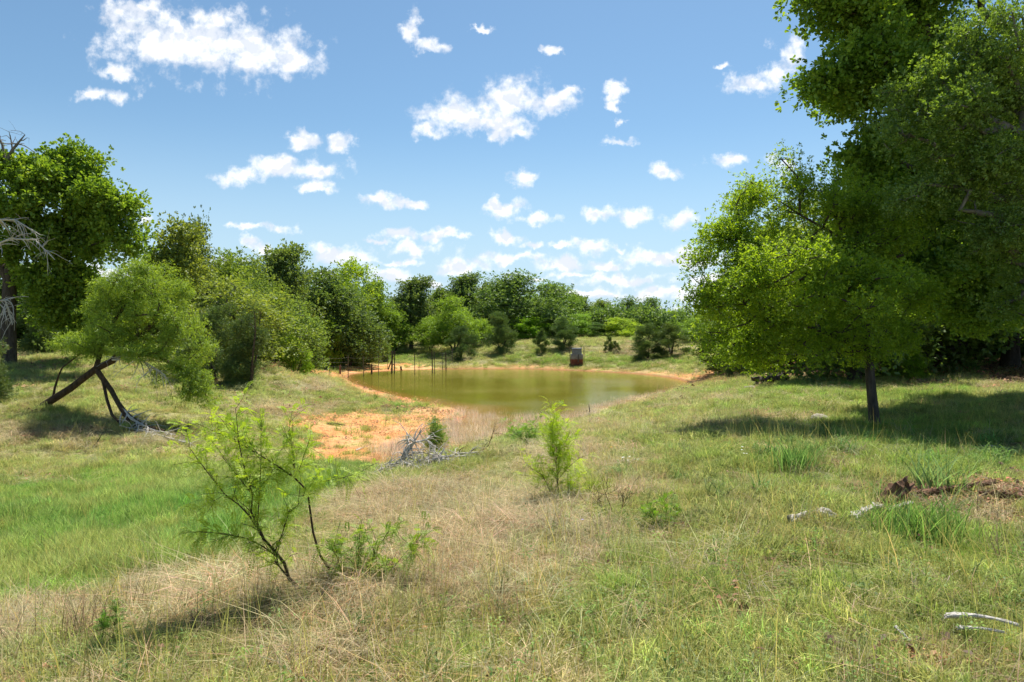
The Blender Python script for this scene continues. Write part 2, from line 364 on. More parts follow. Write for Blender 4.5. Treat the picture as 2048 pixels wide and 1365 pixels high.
M['mesq'] = leaf_material('mesquite_leaf', (0.142, 0.225, 0.030), (0.266, 0.390, 0.053), (0.443, 0.540, 0.090), transl=.5)
M['juni'] = leaf_material('juniper_spray', (0.065, 0.120, 0.044), (0.143, 0.208, 0.065), (0.263, 0.295, 0.088), transl=.25, dead=(0.306, 0.175, 0.088))
M['yell'] = leaf_material('bright_leaf', (0.177, 0.300, 0.022), (0.354, 0.510, 0.038), (0.584, 0.675, 0.068), transl=.5)

# ------------------------------------------------------------------ ground sheet
def build_ground():
    th = np.concatenate([np.linspace(-180, -62, 40)[:-1], np.linspace(-62, -46, 60)[:-1], np.linspace(-46, 46, 900)[:-1], np.linspace(46, 62, 60)[:-1], np.linspace(62, 180, 40)[:-1]])
    rr = np.concatenate([[.6, 1.2, 1.8], np.exp(np.linspace(math.log(2.3), math.log(90), 560)), np.exp(np.linspace(math.log(94), math.log(3500), 50))])
    T, RR = np.meshgrid(R(1)*th, rr)
    x = RR*np.sin(T); y = RR*np.cos(T)
    sd = pond_sd(x, y); z = height(x, y, sd)
    nr, nt = x.shape
    Z = zones(x, y, z, sd)
    col = ground_colour(Z, x, y, sd)
    V = np.stack([x, y, z], -1).reshape(-1, 3)
    i = np.arange(nr-1)[:, None]*nt; j = np.arange(nt)[None]; j2 = (j+1) % nt
    F = np.stack([i+j, i+nt+j, i+nt+j2, i+j2], -1).reshape(-1, 4)[:, ::-1]
    c = len(V); V = np.concatenate([V, [[0, 0, gz(0, .3)]]]); col = np.concatenate([col.reshape(-1, 3), col.reshape(-1, 3)[:1]])
    jj = np.arange(nt); F = np.concatenate([F, np.stack([np.full(nt, c), jj, (jj+1) % nt, (jj+1) % nt], -1)[:0]])
    me = new_mesh('ground', V, F, {'gcol': col}, smooth=True, mats=[M['ground']])
    o = link('ground', me); tag(o, kind='structure')
C3 = lambda *a: np.array(a, float)
DRYC = C3(.54, .47, .28); GREENC = C3(.36, .39, .12); OLIVEC = C3(.45, .47, .17); SWALEC = C3(.31, .45, .1); LUSHC = C3(.3, .39, .08)
def mixc(a, b, t): return a*(1-t[..., None]) + b*t[..., None]
def grass_colour(Z):
    o = np.ones(Z['n1'].shape+(3,))*OLIVEC
    o = mixc(o, GREENC, sstep(.4, .62, Z['n3']))
    o = mixc(o, LUSHC, Z['lush']); o = mixc(o, SWALEC, Z['swale']); o = mixc(o, DRYC, Z['dry']*.9)
    return o
def ground_colour(Z, x, y, sd):
    g = grass_colour(Z)
    thatch = mixc(g*.6, C3(.3, .23, .14), np.full(Z['n1'].shape, .45))
    soilc = mixc(np.ones(g.shape)*C3(.64, .28, .1), C3(.62, .42, .22), .6*sstep(.4, .66, Z['n3']*.6+Z['n1']*.4))
    soilc = soilc*(.8+.4*Z['n2'][..., None])
    soilc = mixc(soilc, C3(.36, .37, .1), .4*sstep(.54, .64, Z['n1']))
    near = sstep(14, 9, y)
    soilc = mixc(soilc, C3(.38, .25, .16), near)
    o = mixc(thatch, soilc, Z['soil'])
    o = mixc(o, C3(.17, .095, .055), Z['litter']*.9)
    wet = (1-sstep(0, .5, sd))
    o = o*(1-.4*wet)[..., None]
    o = mixc(o, C3(.32, .15, .06), (sd < 0)*1.0)
    return o
build_ground()

def build_water():
    x0, x1, y0, y1 = POND[:, 0].min()-2, POND[:, 0].max()+2, POND[:, 1].min()-2, POND[:, 1].max()+2
    xs = np.arange(x0, x1, .3); ys = np.arange(y0, y1, .3); X, Y = np.meshgrid(xs, ys)
    sd = pond_sd(X, Y)
    keep = sd < 1.0
    idx = np.full(X.shape, -1); idx[keep] = np.arange(keep.sum())
    q = np.stack([idx[:-1, :-1], idx[:-1, 1:], idx[1:, 1:], idx[1:, :-1]], -1).reshape(-1, 4); q = q[(q >= 0).all(1)]
    V = np.stack([X[keep], Y[keep], np.zeros(keep.sum())], 1)
    s = sd[keep]; nn = fbm(X[keep]*.5, Y[keep]*.5, 3, 3)
    near = sstep(40, 25, Y[keep])
    sh = 1-sstep(-.2, -(1.3+4.5*near), s+(nn-.5)*1.5) if False else np.clip(1-(-s)/((1.0+2.2*near)*(.6+.8*nn)), 0, 1)**.9
    o = link('pond_water', new_mesh('pond_water', V, q, {'shallow': sh}, smooth=True, mats=[M['water']]))
    tag(o, kind='structure')
build_water()
# ------------------------------------------------------------------ scattered ground cover
def blades(n, Rad, h0, h1, lean, wid, seed, drop=.5, v0=0, v1=1, clump=1.0, seg=3):
    r = np.random.default_rng(seed)
    a = r.uniform(0, 2*np.pi, n); rad = Rad*np.sqrt(r.uniform(0, 1, n))**clump
    base = np.stack([rad*np.cos(a), rad*np.sin(a), np.full(n, -.01)], 1)
    az = r.uniform(0, 2*np.pi, n); d = np.stack([np.cos(az), np.sin(az), np.zeros(n)], 1); s = np.stack([-np.sin(az), np.cos(az), np.zeros(n)], 1)
    tw = r.uniform(-.9, .9, n)[:, None]; s = s*np.cos(tw)+d*np.sin(tw)
    h = r.uniform(h0, h1, n)[:, None]; le = (lean*r.uniform(.4, 1.5, n))[:, None]
    w = (wid*r.uniform(.6, 1.4, n))[:, None]
    P = []
    for k in range(seg+1):
        t = k/seg
        up = h*t*(1-drop*le*t*t).clip(.05)
        c = base + d*(h*le*t**1.6) + up*np.array([0, 0, 1.0])
        ww = w*(1-t**1.6)*.5 + w*.04
        P += [c-s*ww, c+s*ww]
    V = np.stack(P, 1).reshape(-1, 3); m = 2*(seg+1)
    o = np.arange(n)[:, None]*m
    F = np.concatenate([np.concatenate([o+2*k, o+2*k+1, o+2*k+3, o+2*k+2], 1) for k in range(seg)])
    vv = np.repeat(r.uniform(v0, v1, n), m)
    return V, F, vv
def join(parts):
    Vs, Fs, As = [], [], []; o = 0
    for V, F, a in parts:
        Vs.append(V); Fs.append(F+o); As.append(a); o += len(V)
    return np.concatenate(Vs), np.concatenate(Fs), np.concatenate(As)
def rot_frames(d, r, up=None):
    """orthonormal frames with x=d; random roll"""
    d = d/np.linalg.norm(d, axis=1, keepdims=True).clip(1e-9)
    if up is None: up = r.normal(size=d.shape)
    s = np.cross(up, d); s /= np.linalg.norm(s, axis=1, keepdims=True).clip(1e-9)
    n = np.cross(d, s)
    return d, s, n
def leaf_mesh(P, d, L, wr, r, up=None, v=None, shape='rhomb', cup=.12):
    d, s, n = rot_frames(d, r, up); L = L[:, None]; N = len(P)
    if shape == 'rhomb':
        V = np.stack([P, P+d*L*.5+s*L*wr*.5+n*L*cup, P+d*L, P+d*L*.5-s*L*wr*.5+n*L*cup], 1).reshape(-1, 3)
        F = np.arange(N*4).reshape(-1, 4); k = 4
    else:
        V = np.stack([P, P+d*L*.38+s*L*wr*.34+n*L*cup, P+d*L*.74+s*L*wr*.5+n*L*cup*.8, P+d*L, P+d*L*.74-s*L*wr*.5+n*L*cup*.8, P+d*L*.38-s*L*wr*.34+n*L*cup], 1).reshape(-1, 3)
        o = np.arange(N)[:, None]*6
        F = np.concatenate([o+np.array([[0, 1, 2, 3]]), o+np.array([[0, 3, 4, 5]])]); k = 6
    return V, F, np.repeat(v if v is not None else r.uniform(0, 1, N), k)
def tmpl(name, parts, m='grass'):
    V, F, v = join(parts)
    return bpy.data.objects.new(name, new_mesh(name, V, F, {'v': v}, mats=[M[m]]))
def forb(seed, h=.12, n=24, L=.022, wr=.4):
    r = np.random.default_rng(seed)
    P = np.stack([r.normal(0, .035, n), r.normal(0, .035, n), r.uniform(.01, h, n)], 1)
    d = np.stack([r.normal(size=n), r.normal(size=n), r.uniform(-.1, .8, n)], 1)
    return [leaf_mesh(P, d, r.uniform(.6, 1.3, n)*L, wr, r, up=np.tile([0, 0, 1.], (n, 1)), v=r.uniform(.3, 1, n)), blades(4, .02, h*.7, h*1.1, .2, .004, seed+1)]
T = {}
T['short'] = [tmpl('tuft', [blades(85, .17, .03, .11, .7, .0045, 10+i), blades(25, .17, .03, .13, 1.6, .004, 50+i, .9, .5, 1)]) for i in range(4)]
T['mid'] = [tmpl('tuft', [blades(60, .10, .06, .17, .5, .005, 110+i, clump=1.3), blades(14, .08, .1, .24, .8, .004, 150+i, .8, .6, 1)]) for i in range(4)]
T['wisp'] = [tmpl('wisp', [blades(9, .09, .2, .5, .25, .0032, 210+i, .2)]) for i in range(3)]
T['mat'] = [tmpl('thatch', [blades(46, .2, .08, .24, 2.0, .0035, 310+i, .62, .1, 1), blades(26, .2, .05, .2, 2.6, .004, 350+i, .35, 0, .8)]) for i in range(4)]
T['dryup'] = [tmpl('dry_wisp', [blades(12, .09, .15, .42, .4, .003, 410+i, .3)]) for i in range(3)]
T['swale'] = [tmpl('lush', [blades(75, .2, .12, .28, .5, .006, 510+i, .3), blades(30, .2, .06, .2, .6, .006, 550+i)]) for i in range(3)]
T['forb'] = [tmpl('forb', forb(610+i, .06+.03*i)) for i in range(4)]
T['tall'] = [tmpl('broad_grass', [blades(34, .12, .16, .36, .75, .010, 710+i, .75, .2, 1, seg=5)]) for i in range(3)]
T['reed'] = [tmpl('reed', [blades(34, .24, .15, .45, .3, .006, 810+i, .15)]) for i in range(3)]
def chip(seed, n=40):
    r = np.random.default_rng(seed)
    P = np.stack([r.normal(0, .12, n), r.normal(0, .12, n), r.uniform(0, .03, n)], 1)
    d = np.stack([r.normal(size=n), r.normal(size=n), r.normal(size=n)*.25], 1)
    return [leaf_mesh(P, d, r.uniform(.025, .075, n), .5, r, up=np.array([0, 0, 1.])+r.normal(size=(n, 3))*.35)]
T['chip'] = [tmpl('chip', chip(910+i)) for i in range(4)]
def pebble(seed, n=14):
    r = np.random.default_rng(seed); o = []
    c = np.array([[-1,-1,0],[1,-1,0],[1,1,0],[-1,1,0],[-.6,-.6,1],[.6,-.6,1],[.6,.6,1],[-.6,.6,1]])*.5
    f = np.array([[0,1,5,4],[1,2,6,5],[2,3,7,6],[3,0,4,7],[4,5,6,7]])
    for k in range(n):
        o.append(((c+r.normal(size=c.shape)*.1)*r.uniform(.008, .026)*np.array([1, 1, .6])+np.array([r.normal()*.16, r.normal()*.16, 0]), f, np.full(8, r.uniform())))
    return o
T['peb'] = [tmpl('clod', pebble(960+i)) for i in range(3)]
def scatter(name, kind, x, y, scl, tint, label, tilt=.15, seed=0, zoff=0, z=None):
    r = np.random.default_rng(seed+77); n = len(x)
    if z is None: z = height(x, y)
    V = np.stack([x, y, z+zoff], 1)
    me = bpy.data.meshes.new(name); me.vertices.add(n); me.vertices.foreach_set('co', V.astype(np.float32).ravel())
    rot = np.stack([r.normal(0, tilt, n), r.normal(0, tilt, n), r.uniform(0, 6.283, n)], 1).astype(np.float32)
    me.attributes.new('rot', 'FLOAT_VECTOR', 'POINT').data.foreach_set('vector', rot.ravel())
    me.attributes.new('scl', 'FLOAT', 'POINT').data.foreach_set('value', scl.astype(np.float32))
    me.attributes.new('idx', 'INT', 'POINT').data.foreach_set('value', r.integers(0, len(T[kind]), n).astype(np.int32))
    c = np.ones((n, 4), np.float32); c[:, :3] = tint
    me.attributes.new('tint', 'FLOAT_COLOR', 'POINT').data.foreach_set('color', c.ravel())
    o = link(name, me); tag(o, label, 'ground cover', kind='stuff')
    g = bpy.data.node_groups.new('scatter', 'GeometryNodeTree')
    g.interface.new_socket('Geometry', in_out='INPUT', socket_type='NodeSocketGeometry'); g.interface.new_socket('Geometry', in_out='OUTPUT', socket_type='NodeSocketGeometry')
    t = NT(g); gi = t.n('NodeGroupInput'); go = t.n('NodeGroupOutput')
    jn = t.n('GeometryNodeJoinGeometry')
    for ob in T[kind]:
        oi = t.n('GeometryNodeObjectInfo'); oi.inputs[0].default_value = ob
        ti = t.n('GeometryNodeGeometryToInstance'); t.l(oi.outputs['Geometry'], ti.inputs[0]); t.l(ti.outputs[0], jn.inputs[0])
    def att(nm, dt): return [s for s in t.n('GeometryNodeInputNamedAttribute', {0: nm}, data_type=dt).outputs if s.enabled and s.name == 'Attribute'][0]
    ip = t.n('GeometryNodeInstanceOnPoints')
    t.l(gi.outputs[0], ip.inputs['Points']); t.l(jn.outputs[0], ip.inputs['Instance']); ip.inputs['Pick Instance'].default_value = True
    t.l(att('idx', 'INT'), ip.inputs['Instance Index']); t.l(att('rot', 'FLOAT_VECTOR'), ip.inputs['Rotation']); t.l(att('scl', 'FLOAT'), ip.inputs['Scale'])
    t.l(ip.outputs[0], go.inputs[0])
    o.modifiers.new('scatter', 'NODES').node_group = g
    return o
def candidates(n, r0, r1, power, seed, half=54):
    """n points in the view sector; density ~ r^-power"""
    n = int(n*half/43) if half > 43 else n
    r = np.random.default_rng(seed); u = r.uniform(0, 1, n); e = 2-power
    rr = (r0**e+(r1**e-r0**e)*u)**(1/e) if abs(e) > 1e-6 else r0*(r1/r0)**u
    th = R(1)*r.uniform(-half, half, n)
    return rr*np.sin(th), rr*np.cos(th), r
def jit(r, n, k=.18): return (1+r.normal(0, k, (n, 1)))*(1+r.normal(0, k*.35, (n, 3)))
def cover():
    # general short turf
    x, y, r = candidates(150000, 2.3, 95, 1.35, 1); sd = pond_sd(x, y); z = height(x, y, sd); Z = zones(x, y, z, sd)
    wood = sstep(28, 34, y)*sstep(.33, .45, x/y)
    keep = (sd > .15) & (r.uniform(size=len(x)) > np.clip(Z['soil']*.92+Z['litter']*.85+wood*.5, 0, .97))
    sh = keep & (r.uniform(size=len(x)) < .62+.3*Z['lush']-.45*Z['dry'])
    c = grass_colour(Z)
    cl = fbm(x*2.6, y*2.6, 61, 3); scl = np.clip(.7+.022*y, .7, 2.0)*r.uniform(.7, 1.35, len(x))*(.55+1.0*sstep(.3, .72, cl))
    scatter('turf_grass', 'short', x[sh], y[sh], scl[sh], (c*jit(r, len(x)))[sh].clip(0, 1), 'short mixed green and straw turf covering the banks', z=z[sh])
    # mid-height tufts where it is green
    pm = .04+.5*Z['lush']+.25*sstep(.5, .65, Z['n1'])-.3*Z['dry']
    md = keep & ~sh & (r.uniform(size=len(x)) < 1) | (keep & (r.uniform(size=len(x)) < pm*.5))
    md &= r.uniform(size=len(x)) < np.clip(.25+.6*Z['lush']+.6*sstep(.52, .7, Z['n1'])-.4*Z['dry'], .04, 1)
    scatter('meadow_grass', 'mid', x[md], y[md], (scl*.9)[md], (c*jit(r, len(x), .2)*C3(.9, 1.05, .8))[md].clip(0, 1), 'taller green grass tufts growing through the turf', seed=2, z=z[md])
    # dry thatch
    x, y, r = candidates(60000, 2.3, 80, 1.4, 3); sd = pond_sd(x, y); z = height(x, y, sd); Z = zones(x, y, z, sd)
    k = (sd > .2) & (r.uniform(size=len(x)) < np.clip(Z['dry']*1.1-.08, .05, 1)*(1-Z['soil']*.9)*(1-Z['swale']))
    dc = DRYC*jit(r, len(x), .2)*np.where(r.uniform(size=(len(x), 1)) < .25, C3(.75, .62, .55), 1.0)
    cl = fbm(x*2.0+3, y*2.0, 62, 3); scl = np.clip(.8+.025*y, .8, 2.2)*r.uniform(.7, 1.3, len(x))*(.6+.9*sstep(.3, .7, cl))
    scatter('dry_grass', 'mat', x[k], y[k], scl[k], dc[k].clip(0, 1), 'straw coloured flattened dry grass', seed=4, z=z[k])
    k2 = (sd > .2) & (y < 40) & (r.uniform(size=len(x)) < .09*Z['dry']+.02)*(Z['swale'] < .5)
    scatter('dry_stalks', 'dryup', x[k2], y[k2], (r.uniform(.6, 1.2, len(x)))[k2], (dc*.9)[k2].clip(0, 1), 'thin upright straw stalks among the grass', seed=5, z=z[k2])
    # wisps and forbs
    x, y, r = candidates(26000, 2.3, 45, 1.3, 6); sd = pond_sd(x, y); z = height(x, y, sd); Z = zones(x, y, z, sd)
    ok = (sd > .3) & (Z['soil'] < .5) & (Z['litter'] < .6); u = r.uniform(size=len(x))
    kw = ok & (u < .22); kf = ok & (u > .68) & (Z['dry'] < .8)
    scatter('grass_stems', 'wisp', x[kw], y[kw], r.uniform(.5, 1.15, len(x))[kw], (GREENC*C3(1.1, 1.0, .9)*jit(r, len(x), .2))[kw].clip(0, 1), 'thin green seed stems standing above the turf', seed=7, z=z[kw])
    scatter('small_weeds', 'forb', x[kf], y[kf], r.uniform(.6, 1.4, len(x))[kf], (C3(.17, .27, .06)*jit(r, len(x), .25))[kf].clip(0, 1), 'small leafy weeds scattered in the turf', seed=8, z=z[kf])
    # bright swale
    x, y, r = candidates(70000, 4.5, 22, 1.1, 9); sd = pond_sd(x, y); z = height(x, y, sd); Z = zones(x, y, z, sd)
    k = (sd > .2) & (r.uniform(size=len(x)) < Z['swale']*(.35+.8*Z['n2']))
    sc = SWALEC*jit(r, len(x), .22)*mixc(np.ones((len(x), 3))*C3(.72, .92, .75), C3(1.3, 1.05, 1.3), sstep(.35, .65, Z['n2']*.5+Z['n1']*.5))
    hs = r.uniform(.45, 1.0, len(x))*(.7+.6*sstep(.35, .65, Z['n2']))
    scatter('swale_grass', 'swale', x[k], y[k], hs[k], sc[k].clip(0, 1), 'dense bright green grass filling the hollow on the left', seed=10, z=z[k])
    # broad-bladed clumps in the right foreground and shade
    L = [(1850,900,190,45,1),(1700,910,120,30,.8),(1560,915,60,14,.7),(1830,1060,110,26,1),(1500,990,60,20,.4),(1960,930,90,30,.9),(1380,960,60,20,.4),(1740,985,40,25,.6),(1270,960,50,20,.3)]
    x, y, r = candidates(5200, 4, 16, 1.2, 11); sd = pond_sd(x, y); z = height(x, y, sd); px, py = proj(x, y, z)
    k = r.uniform(size=len(x)) < zsum(px, py, L)*.55
    scatter('broad_grass', 'tall', x[k], y[k], r.uniform(.55, 1.1, len(x))[k], (C3(.15, .28, .06)*jit(r, len(x), .2))[k].clip(0, 1), 'broad arching grass blades beside the shade on the right', seed=12, z=z[k])
    # reeds in the cove
    L = [(1000,852,80,15,.9),(930,862,50,18,.8),(840,890,45,14,.7),(1070,840,60,10,1),(960,835,50,8,.8),(1140,838,60,7,.8),(790,905,40,12,.9),(930,880,70,14,1),(1560,905,1,1,0),(1300,800,60,7,.5),(1230,812,50,6,.6),(1405,768,30,6,.5)]
    x, y, r = candidates(26000, 14, 42, 1.1, 13, 25); sd = pond_sd(x, y); z = height(x, y, sd); px, py = proj(x, y, 0*z)
    k = (r.uniform(size=len(x)) < zsum(px, py, L)*(.5+.8*(fbm(x*.8, y*.8, 70, 3)-.5)+.15*(sd > -1.2))) & (sd < np.where(px < 900, .25, 1.2)) & (sd > -3.2)
    scatter('dead_reeds', 'reed', x[k], y[k], r.uniform(.5, 1.05, len(x))[k], (C3(.74, .64, .5)*jit(r, len(x), .16))[k].clip(0, 1), 'pinkish brown dead reeds standing in the shallow cove', seed=14, z=np.maximum(z, -.12)[k])
    # litter and clods
    x, y, r = candidates(60000, 3, 55, 1.1, 15); sd = pond_sd(x, y); z = height(x, y, sd); Z = zones(x, y, z, sd)
    k = (r.uniform(size=len(x)) < Z['litter']*.9+.02+.3*Z['soil']*(y < 12)) & (sd > .3)
    scatter('leaf_litter', 'chip', x[k], y[k], (r.uniform(.6, 1.3, len(x))*np.clip(y/14, .75, 2))[k], (C3(.3, .18, .11)*jit(r, len(x), .3)*np.where(r.uniform(size=(len(x), 1)) < .2, 1.7, 1.0))[k].clip(0, 1), 'brown leaf and bark litter on bare ground', seed=16, z=z[k])
    k = (r.uniform(size=len(x)) < Z['soil']*.5) & (sd > .05)
    scatter('soil_clods', 'peb', x[k], y[k], (r.uniform(.6, 1.4, len(x))*np.clip(y/18, .6, 1.6))[k], (C3(.6, .36, .2)*jit(r, len(x), .2))[k].clip(0, 1), 'crumbly orange soil clods and pebbles', seed=17, z=z[k])
cover()
# ------------------------------------------------------------------ trees
def tube_mesh(pos, par, rad, sides=6, main=None):
    """tapered tubes along a node tree; pos (n,3), par (n) parent index (-1 root), rad (n)"""
    n = len(pos); seg = np.where(par >= 0)[0]; p = par[seg]
    d = pos[seg]-pos[p]; L = np.linalg.norm(d, axis=1, keepdims=True).clip(1e-6); d = d/L
    dirs = np.zeros((n, 3)); dirs[seg] = d
    # tangent at a node: own incoming direction averaged with its main child's
    child = np.full(n, -1); order = np.argsort(rad[seg]); child[p[order]] = seg[order]
    tan = dirs.copy(); has = child >= 0
    tan[has] = dirs[has]+dirs[child[has]]; tan /= np.linalg.norm(tan, axis=1, keepdims=True).clip(1e-6)
    def ring(c, t, r):
        ref = np.where(np.abs(t[:, :1]) > .9, np.array([[0, 1., 0]]), np.array([[1., 0, 0]]))
        a = np.cross(ref, t); a /= np.linalg.norm(a, axis=1, keepdims=True).clip(1e-6); b = np.cross(t, a)
        th = np.arange(sides)*2*np.pi/sides
        return c[:, None]+(a[:, None]*np.cos(th)[None, :, None]+b[:, None]*np.sin(th)[None, :, None])*r[:, None, None]
    ismain = child[p] == seg
    t0 = np.where(ismain[:, None], tan[p], d); r0 = np.where(ismain, rad[p], np.minimum(rad[p], rad[seg]*1.15))
    A = ring(pos[p], t0, r0); B = ring(pos[seg], tan[seg], rad[seg])
    V = np.concatenate([A, B], 1).reshape(-1, 3); m = len(seg)
    o = np.arange(m)[:, None]*(2*sides); k = np.arange(sides)[None]; k2 = (k+1) % sides
    F = np.stack([o+k, o+k2, o+sides+k2, o+sides+k], -1).reshape(-1, 4)
    return V, F
def path_nodes(paths, step=.25):
    """paths: list of polylines [(x,y,z,r)...]; first is the trunk; the others start on it"""
    P, par, rr = [], [], []
    for pl in paths:
        pl = np.array(pl, float)
        start = -1
        if P:
            A = np.array(P); dq = ((A-pl[0, :3])**2).sum(1); start = int(np.argmin(dq)); start = -1 if dq[start] > .3 else start
        last = start
        for i in range(len(pl)):
            if i == 0:
                if start >= 0: continue
                P.append(pl[0, :3]); par.append(-1); rr.append(pl[0, 3]); last = len(P)-1; continue
            a, b = pl[i-1], pl[i]; k = max(1, int(np.linalg.norm(b[:3]-a[:3])/step))
            for j in range(1, k+1):
                q = a+(b-a)*j/k; P.append(q[:3]); par.append(last); rr.append(q[3]); last = len(P)-1
    return np.array(P), np.array(par), np.array(rr)
def grow(paths, lobes, ncl, r, rtip=.006, step=.25, shell=.45, attach=.35, wiggle=.1, fixr=True, seglen=.35, rmul=1.0, sub=6, fr=(.2, .4)):
    P0, par0, r0 = path_nodes(paths, step)
    cap = len(P0)+ncl*14; P = np.zeros((cap, 3)); par = np.full(cap, -1); plen = np.zeros(cap); n = len(P0)
    P[:n] = P0; par[:n] = par0
    for i in range(n):
        if par[i] >= 0: plen[i] = plen[par[i]]+np.linalg.norm(P[i]-P[par[i]])
    lb = np.array([l[:6] for l in lobes], float)
    if sub:   # break each lobe of the crown into leafy bunches with gaps between them
        o = []
        for L_ in lb:
            for k in range(sub):
                d = r.normal(size=3); d[2] = d[2]*.9+.25; d /= np.linalg.norm(d)
                f = r.uniform(*fr); o.append([*(L_[:3]+d*L_[3:6]*(1-f)*r.uniform(.7, 1.2)), *(L_[3:6]*f*r.uniform(.8, 1.2, 3))])
        lb = np.array(o)
    vol = (lb[:, 3]*lb[:, 4]*lb[:, 5])**.72
    pick = r.choice(len(lb), ncl, p=vol/vol.sum())
    d = r.normal(size=(ncl, 3)); d /= np.linalg.norm(d, axis=1, keepdims=True)
    rad = r.uniform(0, 1, ncl)**shell; rad = np.where(r.uniform(size=ncl) < .08, rad*1.6, rad)
    Tg = lb[pick, :3]+d*rad[:, None]*lb[pick, 3:6]
    root = P0[len(r0)//2]; order = np.argsort(np.linalg.norm(Tg-root, axis=1)); tips = []
    for ti in order:
        t = Tg[ti]; dist = np.linalg.norm(P[:n]-t, axis=1)
        cost = dist+attach*plen[:n]*.35+.8*np.maximum(0, P[:n, 2]-t[2]); cost[:max(1, len(P0)//4)] += 1.5
        a = int(np.argmin(cost)); L = dist[a]
        k = max(1, min(12, int(L/seglen)))
        g = P[a]-P[par[a]] if par[a] >= 0 else np.array([0, 0, 1.]); g = g/max(np.linalg.norm(g), 1e-6)
        c = P[a]+g*L*.35+np.array([0, 0, L*.08]); last = a
        for j in range(1, k+1):
            s = j/k; q = P[a]*(1-s)**2+2*c*s*(1-s)+t*s*s
            if j < k: q = q+r.normal(0, wiggle*L/k, 3)
            P[n] = q; par[n] = last; plen[n] = plen[last]+np.linalg.norm(q-P[last]); last = n; n += 1
        tips.append(last)
    P = P[:n]; par = par[:n]
    cnt = np.zeros(n); cnt[tips] = 1
    for i in range(n-1, 0, -1):
        if par[i] >= 0: cnt[par[i]] += cnt[i]
    rb = r0[0]; e = math.log(max(rb/rtip, 1.5))/math.log(max(ncl, 3)); rr = rtip*np.maximum(cnt, 1)**e*rmul
    if fixr: rr[:len(P0)] = r0
    else: rr[:len(P0)] = np.maximum(r0*0+rr[:len(P0)], .3*r0)
    tips = np.array(tips)
    return P, par, rr, tips, Tg[order]
LEAF = {  # kind: twigs per cluster, spread, leaves per twig, leaf length, width ratio, outward, up bias, leaf shape, material
 'oak': dict(tw=9, sp=.16, lv=8, L=.09, wr=.62, out=.5, up=.15, nup=.45, sh='hex', m='oak'),
 'elm': dict(tw=10, sp=.16, lv=7, L=.045, wr=.5, out=.6, up=-.1, nup=.35, sh='rhomb', m='elm'),
 'olive': dict(tw=10, sp=.17, lv=8, L=.06, wr=.42, out=.8, up=.3, nup=.3, sh='rhomb', m='olive'),
 'mesq': dict(tw=9, sp=.16, lv=8, L=.085, wr=.2, out=.4, up=-.45, nup=.3, sh='rhomb', m='mesq'),
 'juni': dict(tw=9, sp=.13, lv=9, L=.085, wr=.16, out=.9, up=.6, nup=0, sh='rhomb', m='juni'),
 'far': dict(tw=6, sp=.34, lv=7, L=.15, wr=.62, out=.5, up=.1, nup=.4, sh='rhomb', m='oakfar'),
 'farmesq': dict(tw=6, sp=.3, lv=7, L=.15, wr=.35, out=.4, up=-.1, nup=.4, sh='rhomb', m='mesq'),
 'faryell': dict(tw=6, sp=.3, lv=7, L=.13, wr=.6, out=.4, up=.1, nup=.6, sh='rhomb', m='yell'),
 'farjuni': dict(tw=6, sp=.22, lv=8, L=.17, wr=.22, out=.8, up=.7, nup=0, sh='rhomb', m='juni'),
 'farwood': dict(tw=5, sp=.5, lv=6, L=.26, wr=.6, out=.4, up=.1, nup=.6, sh='rhomb', m='oakfar'),
}
def leaves(C, Dr, k, r, **ov):
    q = dict(LEAF[k]); q.update(ov); n = len(C)
    tw = q['tw']; c = np.repeat(C, tw, 0)+r.normal(size=(n*tw, 3))*q['sp']*np.array([1, 1, .75])
    dd = c-np.repeat(C, tw, 0); dd /= np.linalg.norm(dd, axis=1, keepdims=True).clip(1e-6)
    cv = np.repeat(r.uniform(0, 1, n), tw)
    out_ = np.repeat(Dr, tw, 0)*q['out']+dd*.5
    lv = q['lv']; P = np.repeat(c, lv, 0); o = np.repeat(out_, lv, 0)
    d = o+r.normal(size=P.shape)*.75; d[:, 2] += q['up']; d /= np.linalg.norm(d, axis=1, keepdims=True).clip(1e-6)
    L = q['L']*r.uniform(.6, 1.25, len(P)); P = P+d*L[:, None]*.35
    up = r.normal(size=P.shape)*.6; up[:, 2] += q['nup']*1.6
    v = np.clip(.55*np.repeat(cv, lv)+.45*r.uniform(0, 1, len(P)), 0, 1)
    return leaf_mesh(P, d, L, q['wr'], r, up=up, v=v, shape=q['sh'])
def tree_meshes(name, paths, lobes, ncl, kind, seed, bark='bark', sides=6, trunk_name='trunk', extra=None, **kw):
    r = np.random.default_rng(seed); lk = kw.pop('leaf', {})
    P, par, rr, tips, Tg = grow(paths, lobes, ncl, r, **kw)
    V, F = tube_mesh(P, par, rr, sides)
    tm = new_mesh(name+'_trunk', V, F, smooth=True, mats=[M[bark]])
    dr = P[tips]-P[par[tips]]; dr /= np.linalg.norm(dr, axis=1, keepdims=True).clip(1e-6)
    # leaves at tips and back along the last stretch of twig
    C = np.concatenate([P[tips], P[par[tips]]*.6+P[tips]*.4]); D = np.concatenate([dr, dr])
    V, F, v = leaves(C, D, kind, r, **lk)
    cm = new_mesh(name+'_crown', V, F, {'v': v}, mats=[M[LEAF[kind]['m']]])
    return tm, cm
def place(name, label, cat, base, tm, cm, group=None, scale=(1, 1, 1), rz=0, tint=None, crown='crown'):
    t = thing(name, label, cat, base, group); t.scale = scale; t.rotation_euler = (0, 0, rz)
    a = bpy.data.objects.new('trunk', tm); COL.objects.link(a); a.parent = t
    b = bpy.data.objects.new(crown, cm); COL.objects.link(b); b.parent = t
    if tint: b.color = (*tint, 1)
    return t
def wp(px, py, d): return np.array(unproj(px, py, d))
